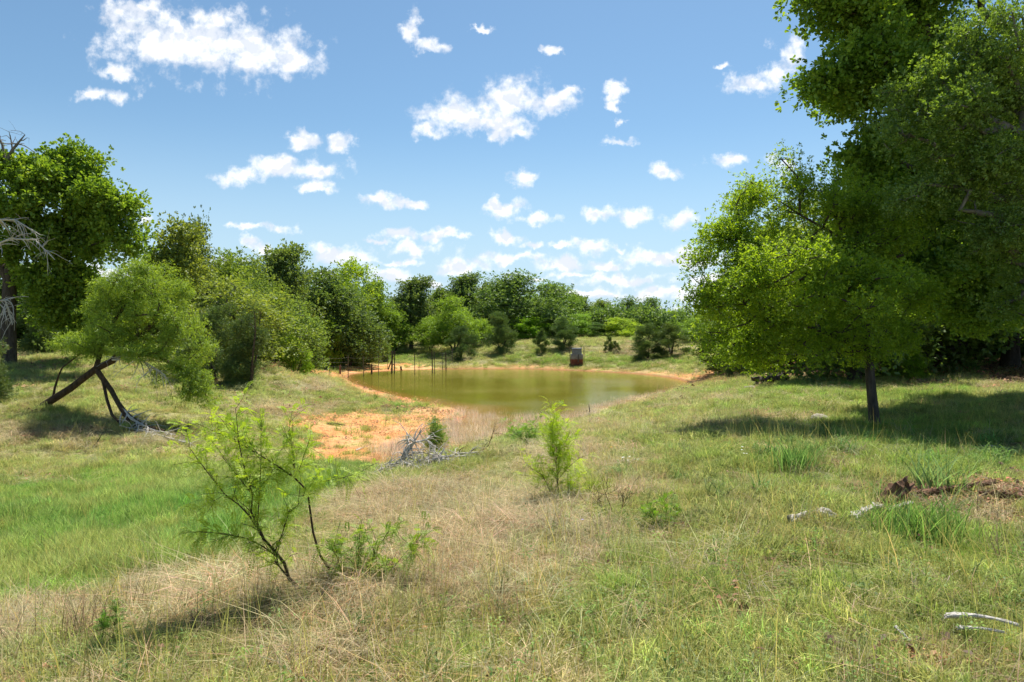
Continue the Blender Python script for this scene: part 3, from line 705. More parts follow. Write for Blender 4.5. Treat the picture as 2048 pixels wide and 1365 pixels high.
def hero(name, label, cat, trunk, lobes, ncl, kind, seed, **kw):
    """trunk: list of polylines of (px,py,d,radius); lobes: (px,py,d,rx_px,ry_px,rdepth_m)"""
    tint = kw.pop('tint', None)
    x, y, z0 = wp(*trunk[0][0][:3]); z = gz(x, y); base = np.array([x, y, z-.05])
    dz = z-z0
    paths = []
    for pl in trunk:
        q = []
        for i, (a, b, d, rr) in enumerate(pl):
            w_ = wp(a, b, d)-base
            q.append((*w_, rr))
        paths.append(q)
    paths[0][0] = (0, 0, 0, paths[0][0][3])
    lb = []
    for a, b, d, rx, ry, rd in lobes:
        c = wp(a, b, d)-base; lb.append((*c, rx*d/FPX, rd, ry*d/FPX))
    tm, cm = tree_meshes(name, paths, lb, ncl, kind, seed, **kw)
    return place(name, label, cat, tuple(base), tm, cm, tint=tint)

# --- archetypes for the woods behind, built about 6 m high
def archetype(name, kind, seed, H=6.0, W=2.6, ncl=230, low=.12, nl=11, bark='bark', cone=False, rb=.16, stems=1, flat=1.0, **kw):
    r = np.random.default_rng(seed); lobes = []; paths = []
    for s in range(stems):
        a = r.uniform(0, 6.28); o = .12*(stems > 1)
        top = H*(.9 if cone else .55)
        p = [(0, 0, -.3, rb*1.25), (0, 0, 0, rb*1.1)] if s == 0 else [(0, 0, .1, rb)]
        lean = np.array([math.cos(a), math.sin(a)])*(.05 if stems == 1 else .35)*W
        for k in range(1, 5):
            t = k/4; p.append((lean[0]*t+r.normal(0, .05), lean[1]*t+r.normal(0, .05), top*t, rb*(1-.75*t)))
        paths.append(p)
    if cone:
        for k in range(nl):
            t = (k+.5)/nl; rad = W*(1-t)**.75*.62+.12; a = r.uniform(0, 6.28); off = rad*.55
            lobes.append((off*math.cos(a), off*math.sin(a), H*(low+(1-low)*t)*.95, rad*.75, rad*.75, H/nl*1.15))
    else:
        for k in range(nl):
            a = 2.4*k+r.uniform(-.4, .4); t = (k+.5)/nl
            zz = H*(low+(1-low-.16)*t); prof = math.sin(math.pi*min(1, .22+.72*t))**.6
            off = W*.6*prof*r.uniform(.55, 1.05); s = W*r.uniform(.3, .46)
            if t > .85: off *= .4
            lobes.append((off*math.cos(a), off*math.sin(a), zz, s, s, s*.8*flat))
        for k in range(4):
            a = r.uniform(0, 6.28); o_ = W*r.uniform(0, .45); s = W*r.uniform(.13, .24); lobes.append((o_*math.cos(a), o_*math.sin(a), H*r.uniform(.88, 1.0), s, s, s))
    return tree_meshes(name, paths, lobes, ncl, kind, seed, sides=5, bark=bark, seglen=.5, fr=(.3, .48), **kw)
ARCH = {}
for i in range(4): ARCH['lo%d' % i] = archetype('live_oak', 'far', 20+i, low=.1, W=2.6+.3*i, ncl=300, nl=10+2*i)
for i in range(2): ARCH['ok%d' % i] = archetype('tall_oak', 'far', 30+i, low=.3, W=2.2, ncl=230, nl=9+2*i, shell=.6)
for i in range(3): ARCH['me%d' % i] = archetype('mesquite', 'farmesq', 40+i, H=6, W=3.4, low=.2, ncl=300, nl=9, stems=3, rb=.09)
for i in range(2): ARCH['ye%d' % i] = archetype('bright_bush', 'faryell', 50+i, H=6, W=3.6, low=.1, ncl=320, nl=9, stems=3, rb=.09)
for i in range(3): ARCH['ju%d' % i] = archetype('juniper', 'farjuni', 60+i, H=6, W=3.4, low=.05, ncl=420, nl=9, cone=True, rb=.12, stems=2)
for i in range(3): ARCH['cb%d' % i] = archetype('cedar', 'farjuni', 80+i, H=6, W=3.4, low=.05, ncl=480, nl=9, rb=.12, stems=3, sub=5, leaf=dict(up=.9))
for i in range(2): ARCH['br%d' % i] = archetype('twiggy_tree', 'far', 70+i, low=.1, W=3.0, ncl=330, nl=11, bark='bark_grey', leaf=dict(lv=4), rmul=1.5)
_k = [0]
def far_tree(arch, px, d, top, wpx, name, label, cat='tree', tint=None, group=None, base_py=None, rz=None, sink=.1):
    x = (px-CX)/FPX*d; y = d; z = gz(x, y); zt = wp(px, top, d)[2]; h = max(zt-z, .5)
    _k[0] += 1; r = np.random.default_rng(500+_k[0])
    sw = wpx*d/FPX/2*(1.15 if arch[:2] in ('ju', 'cb') else 1.7 if arch[:2] == 'ok' else 1.5)
    tm, cm = ARCH[arch]; nat = 3.3 if arch[:2] in ('me', 'ye', 'ju') else 2.9
    s = sw/nat
    return place(name, label, cat, (x, y, z-sink), tm, cm, group, (s, s, (h+sink)/6.05), r.uniform(0, 6.28) if rz is None else rz, tint)
# ------------------------------------------------------------------ the big near trees
hero('spreading_oak', 'tall broad oak with glossy lobed leaves filling the left edge, bright yellow-green in front', 'tree',
 [[(18,717,25,.26),(16,640,25,.24),(20,560,25,.22),(28,500,25,.2),(60,430,25,.15),(110,380,25,.1)],
  [(20,560,25,.2),(-30,480,25,.15),(-70,420,25,.1)],[(28,500,25,.18),(100,450,25,.12),(180,420,25,.08),(230,430,25,.05)],[(20,560,25,.12),(80,540,25,.1),(140,500,25.5,.06)]],
 [(100,365,25,80,62,1.2),(150,335,25.5,60,40,1),(190,400,25,72,56,1.2),(238,440,25,46,58,.9),(240,500,25,40,35,.8),(150,480,25.3,80,62,1.3),(45,400,24.3,78,60,1.1),(110,570,25.6,80,60,1.2),(-60,420,25,100,100,1.5),
  (60,480,24.6,70,60,1.1),(160,600,26,60,50,1),(30,340,24.6,50,35,.9),(120,640,26,60,40,.9),(250,415,25,30,30,.7)],
 820, 'oak', 101, sides=9, sub=9, fr=(.17, .34), leaf=dict(L=.13, tw=8, sp=.24, lv=8))
hero('leaning_mesquite', 'feathery light green mesquite growing from a fallen, leaning dark trunk', 'tree',
 [[(75,816,19,.11),(105,800,19,.105),(140,778,19,.1),(170,755,19,.095),(192,738,19,.09),(225,722,19.2,.09),(245,700,19.3,.09),(280,675,19.3,.07),(310,640,19.3,.05)],
  [(192,738,19,.08),(205,757,18.9,.07),(222,780,18.7,.065),(236,806,18.4,.06),(252,830,18.1,.08),(285,850,17.8,.05),(330,862,17.5,.03)],
  [(205,757,18.9,.045),(214,800,18.5,.04),(224,830,18.1,.035),(248,855,17.8,.03)],[(222,780,18.7,.05),(240,815,18.2,.04),(262,850,17.8,.03),(320,858,17.4,.015)],
  [(225,722,19.2,.08),(260,700,19.2,.06),(330,720,19,.05),(370,750,18.8,.03)],[(192,738,19,.07),(205,690,19.3,.06),(215,640,19.4,.04)],[(105,797,19,.04),(110,775,19,.03),(118,750,19,.025),(125,735,19,.02)]],
 [(290,590,19.2,85,55,1.1),(330,560,19.4,50,30,.8),(250,630,19.2,70,50,1),(350,640,19.2,52,60,.9),(300,690,19,85,40,1),(380,770,18.8,42,34,.6),(345,745,18.8,40,30,.6),(215,680,19.2,36,36,.7),(225,600,19.4,46,40,.8),(398,700,19.1,20,46,.4),(400,790,18.7,34,22,.5),(135,690,19,36,36,.6),(280,545,19.4,40,18,.6)],
 460, 'mesq', 102, sides=8, bark='bark_brown', sub=13, fr=(.12, .27), leaf=dict(tw=11, sp=.13, lv=8, up=-.8))
hero('slender_elm', 'small-leaved elm with a thin dark trunk arching bright green over its own shade', 'tree',
 [[(1751,862,13,.165),(1750,855,13,.12),(1749,845,13,.105),(1747,820,13,.095),(1741,760,13,.085),(1737,700,13,.08),(1736,640,13.1,.07),(1720,560,13.2,.055),(1690,480,13.4,.04),(1660,400,13.6,.025)],
  [(1736,640,13.1,.05),(1680,590,13,.04),(1600,540,13,.03),(1520,490,13,.02),(1440,470,13,.012)],[(1737,700,13,.045),(1660,670,12.9,.035),(1580,640,12.9,.025),(1490,610,12.9,.015)],
  [(1720,560,13.2,.04),(1780,520,13.6,.03),(1830,500,13.8,.02)],[(1690,480,13.4,.03),(1600,430,13.4,.02),(1540,390,13.4,.012)],[(1737,700,13,.03),(1640,710,13.2,.02),(1560,710,13.4,.012)]],
 [(1600,430,13.4,100,84,1.1),(1510,420,13.2,70,60,.8),(1470,490,13,76,66,.9),(1425,500,13,50,44,.6),(1450,580,13,62,70,.8),(1560,600,13.1,115,105,1.2),(1700,560,13.6,130,130,1.3),(1640,690,13.3,125,48,1.1),(1520,690,13.8,66,50,.8),
  (1800,620,14,95,80,1),(1680,410,14,90,74,1),(1400,620,13,22,40,.3),(1392,545,13,20,36,.3),(1590,350,13.6,60,40,.7),(1500,728,14,60,22,.6),(1590,560,11.6,110,90,1),(1720,580,11.4,110,80,1),(1480,540,12,70,60,.8),(1700,630,12.8,80,50,.6),(1600,700,12.8,80,40,.7),(1440,690,13.4,50,40,.6),(1780,690,13.8,80,40,.7),(1750,480,13.8,80,60,.8),(1540,660,12.7,70,50,.6)],
 1350, 'elm', 103, tint=(1.22, 1.08, .85), sides=9, shell=.5, sub=9, fr=(.18, .36), leaf=dict(L=.052))
hero('great_oak', 'huge post oak overhanging the top right corner, dark lobed leaves against the sky', 'tree',
 [[(2330,830,15,.36),(2320,600,15,.33),(2290,400,15,.3),(2230,250,15,.25),(2120,120,15.5,.18),(1980,40,16,.12)],[(2290,400,15,.22),(2150,380,15.5,.17),(2000,400,16,.13),(1860,360,16,.09),(1760,300,15.5,.05)],
  [(2230,250,15,.18),(2050,220,15.5,.13),(1880,190,15.5,.09),(1740,170,15,.05),(1650,150,14.8,.03)],[(2320,600,15,.2),(2150,540,16,.15),(2000,520,16.5,.1),(1880,520,16.5,.06)]],
 [(1690,50,14.6,80,62,.9),(1655,140,14.6,62,52,.7),(1640,10,14.6,46,30,.6),(1760,160,15,100,110,1.2),(1735,290,15,58,84,.9),(1840,60,16,140,120,1.6),(1950,250,16.5,140,140,1.6),(1840,420,16.5,120,110,1.4),(2000,440,16.5,110,120,1.4),
  (1760,-90,15,150,90,1.4),(1950,-110,16,170,120,1.8),(1850,570,16.5,120,90,1.3),(2000,600,17,110,80,1.4),(2180,100,16,180,180,2),(2200,420,16,150,170,1.8),(1730,390,15.6,50,50,.8),(1900,590,18,110,45,1.3),(2030,610,18,90,40,1.3)],
 2050, 'oak', 104, tint=(.95, 1.0, .95), sides=9, sub=8, fr=(.18, .36), leaf=dict(L=.1, tw=9, sp=.25, lv=8))
hero('scrub_oak', 'olive-green small-leaved oak leaning into view at the right edge in front of the great oak', 'tree',
 [[(2420,900,11,.28),(2400,700,11,.26),(2350,500,11,.22),(2250,380,11,.16),(2120,300,11.3,.1),(1980,240,11.5,.06)],[(2350,500,11,.14),(2200,470,11.4,.1),(2050,440,11.6,.07),(1920,420,11.8,.04)],[(2250,380,11,.1),(2180,220,11.3,.08),(2060,120,11.5,.05)]],
 [(1950,180,11.6,120,90,1),(1850,260,12,90,70,.8),(1980,330,11.8,130,90,1.1),(2060,80,11.5,120,90,1),(1880,390,12.2,100,70,.9),(2050,470,11.8,110,70,1),(1800,200,12.2,46,40,.6),(1940,470,12.2,60,50,.7),(2180,250,11.5,120,160,1.3),(1985,70,11.8,70,60,.8),(2100,600,12,70,90,.9)],
 1020, 'olive', 105, tint=(1.05, 1.08, .95), sides=8, sub=8, fr=(.18, .36), bark='bark_grey', leaf=dict(L=.055))
# off-frame limb shade on the right comes from these two crowns; below: the wood on the right
WOOD = [ # arch, px, d, top, width, trunk look
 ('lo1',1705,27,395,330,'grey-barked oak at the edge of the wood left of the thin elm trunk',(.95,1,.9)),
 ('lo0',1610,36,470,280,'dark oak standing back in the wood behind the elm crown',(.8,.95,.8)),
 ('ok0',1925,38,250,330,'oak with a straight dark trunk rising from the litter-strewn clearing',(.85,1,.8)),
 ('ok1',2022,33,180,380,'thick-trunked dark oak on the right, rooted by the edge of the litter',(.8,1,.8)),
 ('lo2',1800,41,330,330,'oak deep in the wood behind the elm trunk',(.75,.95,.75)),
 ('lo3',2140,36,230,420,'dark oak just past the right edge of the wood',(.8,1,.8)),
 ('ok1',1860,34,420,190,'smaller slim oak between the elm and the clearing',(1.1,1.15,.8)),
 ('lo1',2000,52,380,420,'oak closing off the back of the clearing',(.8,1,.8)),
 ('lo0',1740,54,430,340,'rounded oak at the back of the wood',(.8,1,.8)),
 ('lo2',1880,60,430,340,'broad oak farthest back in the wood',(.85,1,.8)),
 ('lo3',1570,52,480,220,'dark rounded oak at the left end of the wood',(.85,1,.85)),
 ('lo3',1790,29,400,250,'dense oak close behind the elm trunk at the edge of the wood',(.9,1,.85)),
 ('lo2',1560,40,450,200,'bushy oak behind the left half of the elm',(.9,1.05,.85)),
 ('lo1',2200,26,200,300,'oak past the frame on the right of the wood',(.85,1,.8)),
]
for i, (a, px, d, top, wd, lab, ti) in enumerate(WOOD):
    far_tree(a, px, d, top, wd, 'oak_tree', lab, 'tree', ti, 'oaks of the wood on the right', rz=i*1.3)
for i, (px, d, top, wd, lab) in enumerate([(1640,44,610,260,'low thicket under the oaks left of the elm trunk'),(1790,50,600,240,'low thicket behind the leaning dark log'),(1950,58,610,260,'thicket at the back of the litter-strewn clearing'),(2080,50,600,260,'thicket at the right end of the clearing'),(1870,66,615,300,'farthest thicket seen through the trunks')]):
    far_tree('ju%d' % (i % 3), px, d, top, wd, 'thicket', lab, 'shrub', (.9, 1.05, .8), 'thickets beneath the wood')
far_tree('ye0', 1828, 26.5, 700, 56, 'leafy_sapling', 'small bright leafy sapling at the foot of the elm trunk, in the shade', 'shrub', (.8, .9, .7))
far_tree('ye1', 1872, 33, 690, 40, 'leafy_bush', 'bright little bush catching sun beside the leaning log', 'shrub', (.8, .9, .7))
# ------------------------------------------------------------------ left bank and far shore
FAR = [
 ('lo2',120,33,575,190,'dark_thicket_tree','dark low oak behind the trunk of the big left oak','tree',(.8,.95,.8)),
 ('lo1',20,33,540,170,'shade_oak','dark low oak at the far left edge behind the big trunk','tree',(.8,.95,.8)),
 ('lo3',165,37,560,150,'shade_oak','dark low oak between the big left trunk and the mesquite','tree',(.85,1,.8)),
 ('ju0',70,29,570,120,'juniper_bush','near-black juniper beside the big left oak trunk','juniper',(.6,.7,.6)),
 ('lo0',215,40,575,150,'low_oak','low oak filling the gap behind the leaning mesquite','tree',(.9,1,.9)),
 ('ye0',235,31,640,110,'bright_bush','bright bush between the big left oak and the mesquite','shrub',(.75,.85,.7)),
 ('lo1',345,33,462,165,'olive_tree','tall olive-green tree behind the leaning mesquite','tree',(1.25,1.15,.9)),
 ('br0',392,37,446,90,'twiggy_treetop','dark twiggy treetop rising over the olive-green tree','tree',(.7,.75,.8)),
 ('lo3',440,40,520,130,'mixed_oak','medium green oak right of the olive-green tree','tree',(1.2,1.25,.9)),
 ('br1',470,30,568,170,'twiggy_mound','grey-twigged mound of scrub behind the two junipers','tree',(1.4,1.3,1.0)),
 ('br0',550,37,588,130,'brush_mound','olive brush mound with dead twigs right of the junipers','tree',(1.3,1.3,1.0)),
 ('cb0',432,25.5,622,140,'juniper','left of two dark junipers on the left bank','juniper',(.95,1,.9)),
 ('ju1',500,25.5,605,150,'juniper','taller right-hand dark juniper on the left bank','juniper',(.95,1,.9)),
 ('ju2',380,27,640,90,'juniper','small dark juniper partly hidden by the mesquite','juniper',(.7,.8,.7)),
 ('lo2',487,50,516,120,'rounded_oak','rounded green oak over the brush mound','tree',(1.1,1.15,1)),
 ('ok0',563,54,497,120,'tall_oak','tallest open-crowned oak on the left skyline','tree',(.95,1,1)),
 ('lo0',520,44,570,110,'dense_oak','dense oak below the tallest one on the left skyline','tree',(.9,1,.9)),
 ('br1',605,44,612,90,'grey_shrub_tree','grey-green shrubby tree at the water-side end of the brush','tree',(1.3,1.4,1.2)),
 ('lo1',655,60,548,130,'dark_live_oak','massive dark live oak left of the yellow-green crown','tree',(.85,.95,.95)),
 ('ye1',695,70,530,105,'yellow_green_tree','yellow-green crown shining above the dark live oaks','tree',(.95,.95,.8)),
 ('lo3',700,63,580,120,'dark_live_oak','dark live oak under the yellow-green crown','tree',(.8,.9,.95)),
 ('ok1',748,74,560,74,'leafy_oak','mid green oak sloping down at the right of the yellow-green crown','tree',(1.2,1.35,.8)),
 ('lo2',620,58,610,110,'dark_live_oak','low dark live oak above the willowy brush','tree',(.85,.95,.95)),
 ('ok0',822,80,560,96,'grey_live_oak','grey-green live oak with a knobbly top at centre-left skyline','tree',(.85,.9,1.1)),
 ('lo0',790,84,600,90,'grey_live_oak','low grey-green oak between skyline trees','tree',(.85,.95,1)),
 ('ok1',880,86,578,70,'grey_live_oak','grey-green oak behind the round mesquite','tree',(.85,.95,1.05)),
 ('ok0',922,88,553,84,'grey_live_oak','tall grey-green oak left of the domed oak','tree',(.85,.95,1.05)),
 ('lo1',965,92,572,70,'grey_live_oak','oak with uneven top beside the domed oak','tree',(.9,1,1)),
 ('lo3',1040,84,551,140,'domed_oak','large domed dark green oak at the middle of the far shore','tree',(.85,1,1.05)),
 ('lo0',995,88,562,60,'domed_oak','left shoulder crown of the domed oak','tree',(.8,.95,1)),
 ('lo2',1105,92,574,92,'green_oak','oak sloping off to the right of the domed oak','tree',(1,1.2,.95)),
 ('ok0',1160,105,592,60,'skyline_oak','small skyline oak right of the domed oak','tree',(1,1.1,1)),
 ('ok1',1200,118,602,60,'skyline_oak','thin-topped distant oak above the bright yellow bush','tree',(1.1,1.15,1)),
 ('lo3',1262,110,598,62,'skyline_oak','left of a pair of distant round oaks on the right skyline','tree',(.85,1,1)),
 ('lo1',1298,112,601,58,'skyline_oak','right of a pair of distant round oaks on the right skyline','tree',(.85,1,1)),
 ('lo2',1352,105,622,80,'skyline_oak','distant low oak left of the elm tips','tree',(1.1,1.25,.9)),
 ('lo0',1408,95,624,80,'skyline_oak','distant low oak showing under the elm tips','tree',(1.1,1.25,.9)),
 ('me0',785,76,626,100,'bright_mesquite','bright green mesquite left of the round one on the far shore','tree',(.85,.95,.8)),
 ('me1',908,74,602,112,'bright_mesquite','largest bright round mesquite over a dark hollow on the far shore','tree',(.85,.95,.8)),
 ('me2',862,76,636,50,'bright_mesquite','small bright mesquite tucked left of the round one','tree',(.9,1,.8)),
 ('ye0',652,58,638,50,'bright_bush','small bright bush in front of the dark live oaks','shrub',(.8,.9,.8)),
 ('ye1',590,37,677,56,'bright_sapling','bright leafy sapling on a thin trunk at the end of the left bank','shrub',(.85,.95,.8)),
 ('ye0',1058,80,634,66,'bright_bush','bright bush left of the dark cedar above the concrete outlet','shrub',(.7,.9,.7)),
 ('me0',1150,84,632,84,'bright_mesquite','bright mesquite behind the dark cedar above the concrete outlet','tree',(.8,1,.8)),
 ('ye1',1242,84,638,78,'bright_bush','yellowest bush on the far bank, right of the concrete outlet','shrub',(1,1.0,.9)),
 ('me2',965,76,640,50,'bright_mesquite','small bright mesquite by the dark cedar clump','tree',(.9,1,.8)),
 ('me1',1385,70,640,70,'bright_mesquite','green mesquite at the right end of the far bank','tree',(.75,.9,.8)),
 ('cb0',1003,70,630,71,'cedar_bush','dark cedar bush on the middle of the far bank','juniper',(.95,1.05,1)),
 ('cb1',1127,69.5,640,66,'cedar_bush','dark cedar bush right above the concrete outlet','juniper',(.85,1,.95)),
 ('cb2',922,68,655,64,'cedar_bush','dark cedar bush sheltering the fence end','juniper',(.7,.85,.8)),
 ('cb0',1296,62,652,75,'cedar_bush','left half of the widest cedar clump on the far bank','juniper',(.9,1,.9)),
 ('cb2',1342,62,650,75,'cedar_bush','right half of the widest cedar clump on the far bank','juniper',(.95,1,.9)),
 ('cb1',1085,68,662,34,'small_cedar','tiny cedar left of the concrete outlet','juniper',(.9,1,.9)),
 ('cb0',1217,67,674,20,'small_cedar','tiny cedar right of the concrete outlet','juniper',(.9,1,.9)),
 ('cb2',1230,66.5,683,22,'small_cedar','squat little cedar beside the tiny one','juniper',(.8,.8,.7)),
 ('lo2',1455,47,628,110,'dark_bush','dark bushy tree above the sandy inlet','tree',(.8,.95,.8)),
 ('cb2',1492,36,660,80,'ragged_cedar','ragged cedar leaning over the right bank near the sandy inlet','juniper',(.8,.9,.9)),
 ('br0',1520,40,640,110,'twiggy_brush','grey dead-twigged brush under the elm tips','tree',(.9,1,.8)),
 ('cb1',1190,84,648,69,'low_cedar','low cedar between two bright bushes on the far bank','juniper',(.9,1.1,1)),
]
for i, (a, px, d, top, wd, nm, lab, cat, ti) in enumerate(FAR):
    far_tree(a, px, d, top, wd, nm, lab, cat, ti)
# willowy brush between the left trees and the fence
for i, (px, d, top, wd) in enumerate([(640,61,674,60),(672,62,668,56),(705,64,668,60),(738,66,672,56),(768,69,676,46),(618,58,680,44)]):
    far_tree('ju%d' % (i % 3), px, d, top, wd, 'willowy_brush', ['willowy grey-green brush left of centre in the row behind the fence','willowy brush, tallest in the row behind the fence','willowy brush in the middle of the row behind the fence','willowy brush right of the middle of the row behind the fence','willowy brush at the right end of the row behind the fence','willowy brush at the left end of the row behind the fence'][i], 'shrub', (1.9, 1.9, 1.6), 'row of willowy brush behind the wire fence')
# little bushes on the banks
def wood_stuff():
    """the far wood behind, one mass"""
    r = np.random.default_rng(9); Vs = []; Fs = []; vs = []; o = 0; C = []; 
    sk = np.array([(-400,600),(0,600),(200,575),(420,530),(520,520),(600,545),(700,560),(780,600),(850,590),(930,582),(1040,572),(1110,592),(1180,614),(1260,612),(1300,616),(1350,628),(1420,630),(1600,610),(2600,600)], float)
    for px, d, top in [(x, dd, float(np.interp(x, sk[:, 0], sk[:, 1]))+off+(d0*9)) for dd, off, st, d0 in ((100, 4, 36, 0), (128, 6, 34, 0), (160, 0, 30, 0)) for x in range(-500, 2700, st)]:
        x = (px-CX)/FPX*d; y = d; g = gz(x, y); zt = wp(px, top+r.normal(0, 4), d)[2]; h = max(3.0, zt-g)
        n = 46; a = r.normal(size=(n, 3)); a /= np.linalg.norm(a, axis=1, keepdims=True); a *= r.uniform(0, 1, (n, 1))**.35; n_ = r.normal(0, .35, (n, 3))
        C.append(np.array([x, y, g+h*.5])+a*np.array([2.2, 2.2, h*.5])+n_)
    C = np.concatenate(C); D = r.normal(size=C.shape); D[:, 2] += .5
    V, F, v = leaves(C, D, 'farwood', r, L=.42, sp=.7, tw=6)
    o = link('far_wood', new_mesh('far_wood', V, F, {'v': v}, mats=[M['oakfar']])); tag(o, 'distant wood closing the horizon behind the trees', 'wood', kind='stuff')
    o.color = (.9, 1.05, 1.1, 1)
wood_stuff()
# ------------------------------------------------------------------ saplings, dead wood, fence, outlet, small things
def simple_mat(name, col, rough=.8, metal=0, noise=None, scale=20):
    m, t = mat(name)
    c = (*col, 1)
    if noise:
        pos = t.n('ShaderNodeTexCoord').outputs['Object']
        n = t.n('ShaderNodeTexNoise', {'Vector': pos, 'Scale': scale, 'Detail': 6.0, 'Roughness': .65}).outputs[0]
        c = t.ramp(n, [(.35, col), (.65, noise)])
    s = t.n('ShaderNodeBsdfPrincipled', {'Base Color': c, 'Roughness': rough, 'Metallic': metal})
    out(m, t, s.outputs[0]); return m
M['steel'] = simple_mat('weathered_steel', (.07, .065, .06), .6, .3, (.16, .13, .11), 30)
M['post'] = simple_mat('post_wood', (.05, .032, .022), .9, 0, (.14, .1, .075), 14)
M['stake'] = simple_mat('stake_wood', (.10, .045, .03), .9, 0, (.2, .1, .06), 14)
M['rock'] = simple_mat('rock', (.28, .24, .18), .95, 0, (.45, .41, .34), 9)
M['petal_w'] = simple_mat('white_petal', (.8, .8, .74), .7); M['petal_o'] = simple_mat('orange_petal', (.85, .38, .02), .7); M['petal_p'] = simple_mat('violet_petal', (.32, .22, .6), .7)
def frond_mesh(P, D, r, L=.09, pairs=11, lf=.02, lw=.3, droop=.35):
    """pinnate mesquite fronds: rachis curve with paired leaflets"""
    D = D/np.linalg.norm(D, axis=1, keepdims=True); n = len(P)
    side = np.cross(D, np.array([0, 0, 1.])+r.normal(size=D.shape)*.25); side /= np.linalg.norm(side, axis=1, keepdims=True).clip(1e-6)
    up = np.cross(side, D); Ls = L*r.uniform(.7, 1.3, n)[:, None]; pv = r.uniform(0, 1, n)
    C = []; DD = []; UU = []; LL = []; vv = []
    for k in range(pairs):
        t = .12+.88*k/(pairs-1); c = P+D*Ls*t-np.array([0, 0, 1.])*Ls*droop*t*t
        for sg in (-1, 1):
            C.append(c); DD.append(side*sg+D*.45+r.normal(size=D.shape)*.12); UU.append(up); LL.append(np.full(n, lf)*(1-.45*abs(t-.45)*1.5)*(Ls[:, 0]/L)); vv.append(np.clip(pv*.6+.4*r.uniform(0, 1, n), 0, 1))
    C = np.concatenate(C); DD = np.concatenate(DD); UU = np.concatenate(UU)
    return leaf_mesh(C, DD, np.concatenate(LL), lw, r, up=UU+r.normal(size=UU.shape)*.2, v=np.concatenate(vv), cup=.03)
def dress(P, par, r, frac, n, lo=0):
    """random points on the outer nodes of a skeleton with outward directions"""
    seg = np.where(par >= 0)[0]; seg = seg[seg >= lo]; cnt = r.choice(seg, n)
    t = r.uniform(0, 1, (n, 1)); pos = P[par[cnt]]*(1-t)+P[cnt]*t
    d = P[cnt]-P[par[cnt]]; d /= np.linalg.norm(d, axis=1, keepdims=True).clip(1e-6)
    return pos, d*.7+r.normal(size=d.shape)*.75+np.array([0, 0, .15])
def px_path(pts, d0, d1, r0, r1, base):
    n = len(pts); q = []
    for i, (a, b) in enumerate(pts):
        t = i/(n-1); q.append((*(wp(a, b, d0+(d1-d0)*t)-base), r0+(r1-r0)*t))
    return q
def sapling(name, label, stems, base_px, d, nf, seed, L=.09, leafm='mesq', tint=None, ntw=8, twl=.16, bark='bark_brown', leaf_lo=.35, pairs=11, lf=.02, mul=1.9, rk=.62):
    r = np.random.default_rng(seed); x, y, _ = wp(*base_px, d); z = gz(x, y); base0 = wp(*base_px, d); base = np.array([x, y, z-.02])
    off = base0-base; paths = []
    for pts, d0, d1, r0, r1 in stems:
        q = px_path(pts, d0, d1, r0, r1, base0); paths.append(q)
    P, par, rr = path_nodes(paths, .05); rr = rr*rk
    # side twigs
    Ps = list(P); ps = list(par); rs = list(rr); tw_nodes = []
    ids = [i for i in range(len(P)) if rr[i] < rr[0]*.55 or P[i][2] > leaf_lo*P[:, 2].max()]
    for k in range(2*ntw*len(paths)):
        i = int(r.choice(ids)); dd = P[i]-P[par[i]] if par[i] >= 0 else np.array([0, 0, 1.])
        dd = dd/max(np.linalg.norm(dd), 1e-6)+r.normal(size=3)*.8+np.array([0, 0, .3]); dd /= np.linalg.norm(dd); last = i; ln = twl*r.uniform(.4, 1.3)
        for j in range(4):
            dd = dd+r.normal(size=3)*.18; dd /= np.linalg.norm(dd)
            Ps.append(Ps[last]+dd*ln/4); ps.append(last); rs.append(max(.0012, min(rs[i]*.5, .0035)*(1-j*.2))); last = len(Ps)-1; tw_nodes.append(last)
    P = np.array(Ps); par = np.array(ps); rr = np.array(rs)
    V, F = tube_mesh(P, par, rr, 7)
    tm = new_mesh(name+'_stem', V, F, smooth=True, mats=[M[bark]])
    cand = np.array(ids+tw_nodes*2); nf = int(nf*mul); c = r.choice(cand, nf); pc = np.where(par[c] >= 0, par[c], c)
    t = r.uniform(0, 1, (nf, 1)); pos = P[pc]*(1-t)+P[c]*t; dd = P[c]-P[pc]; dd /= np.linalg.norm(dd, axis=1, keepdims=True).clip(1e-6)
    dr = dd*.5+r.normal(size=dd.shape)*.8
    V, F, v = frond_mesh(pos, dr, r, L=L, pairs=pairs, lf=lf)
    cm = new_mesh(name+'_leaves', V, F, {'v': v}, mats=[M[leafm]])
    t = thing(name, label, 'sapling', tuple(base))
    a = link('stem', tm, t); b = link('foliage', cm, t)
    if tint: b.color = (*tint, 1)
    return t
A = [(615,1197),(595,1172),(577,1152),(569,1124),(550,1100),(528,1076),(515,1045),(502,1021),(505,987),(491,945),(478,883),(471,815)]
st = [(A, 4.55, 4.5, .022, .003),
 ([(560,1145),(553,1110),(526,1090),(495,1074),(443,1064),(398,1060)], 4.55, 4.35, .010, .003),
 ([(528,1076),(500,1030),(478,1007),(450,986),(423,952),(392,911),(378,890)], 4.53, 4.35, .010, .003),
 ([(450,986),(430,998),(402,997)], 4.45, 4.4, .005, .002),
 ([(515,1045),(519,986),(522,918),(522,828)], 4.53, 4.7, .007, .002),
 ([(550,1100),(564,1066),(577,1024),(596,1007),(600,973)], 4.54, 4.45, .007, .003),
 ([(505,987),(460,930),(440,905)], 4.5, 4.3, .005, .002),
 ([(505,987),(540,950),(560,900)], 4.5, 4.75, .005, .002)]
sapling('mesquite_sapling', 'young mesquite in the foreground with crooked forked stems leaning left', st, (615,1197), 4.55, 520, 201, ntw=8, tint=(1.4, 1.35, .9))
B = [(683,1176),(664,1141),(639,1103),(626,1059),(615,976),(588,949),(546,921),(502,894),(454,869),(395,842)]
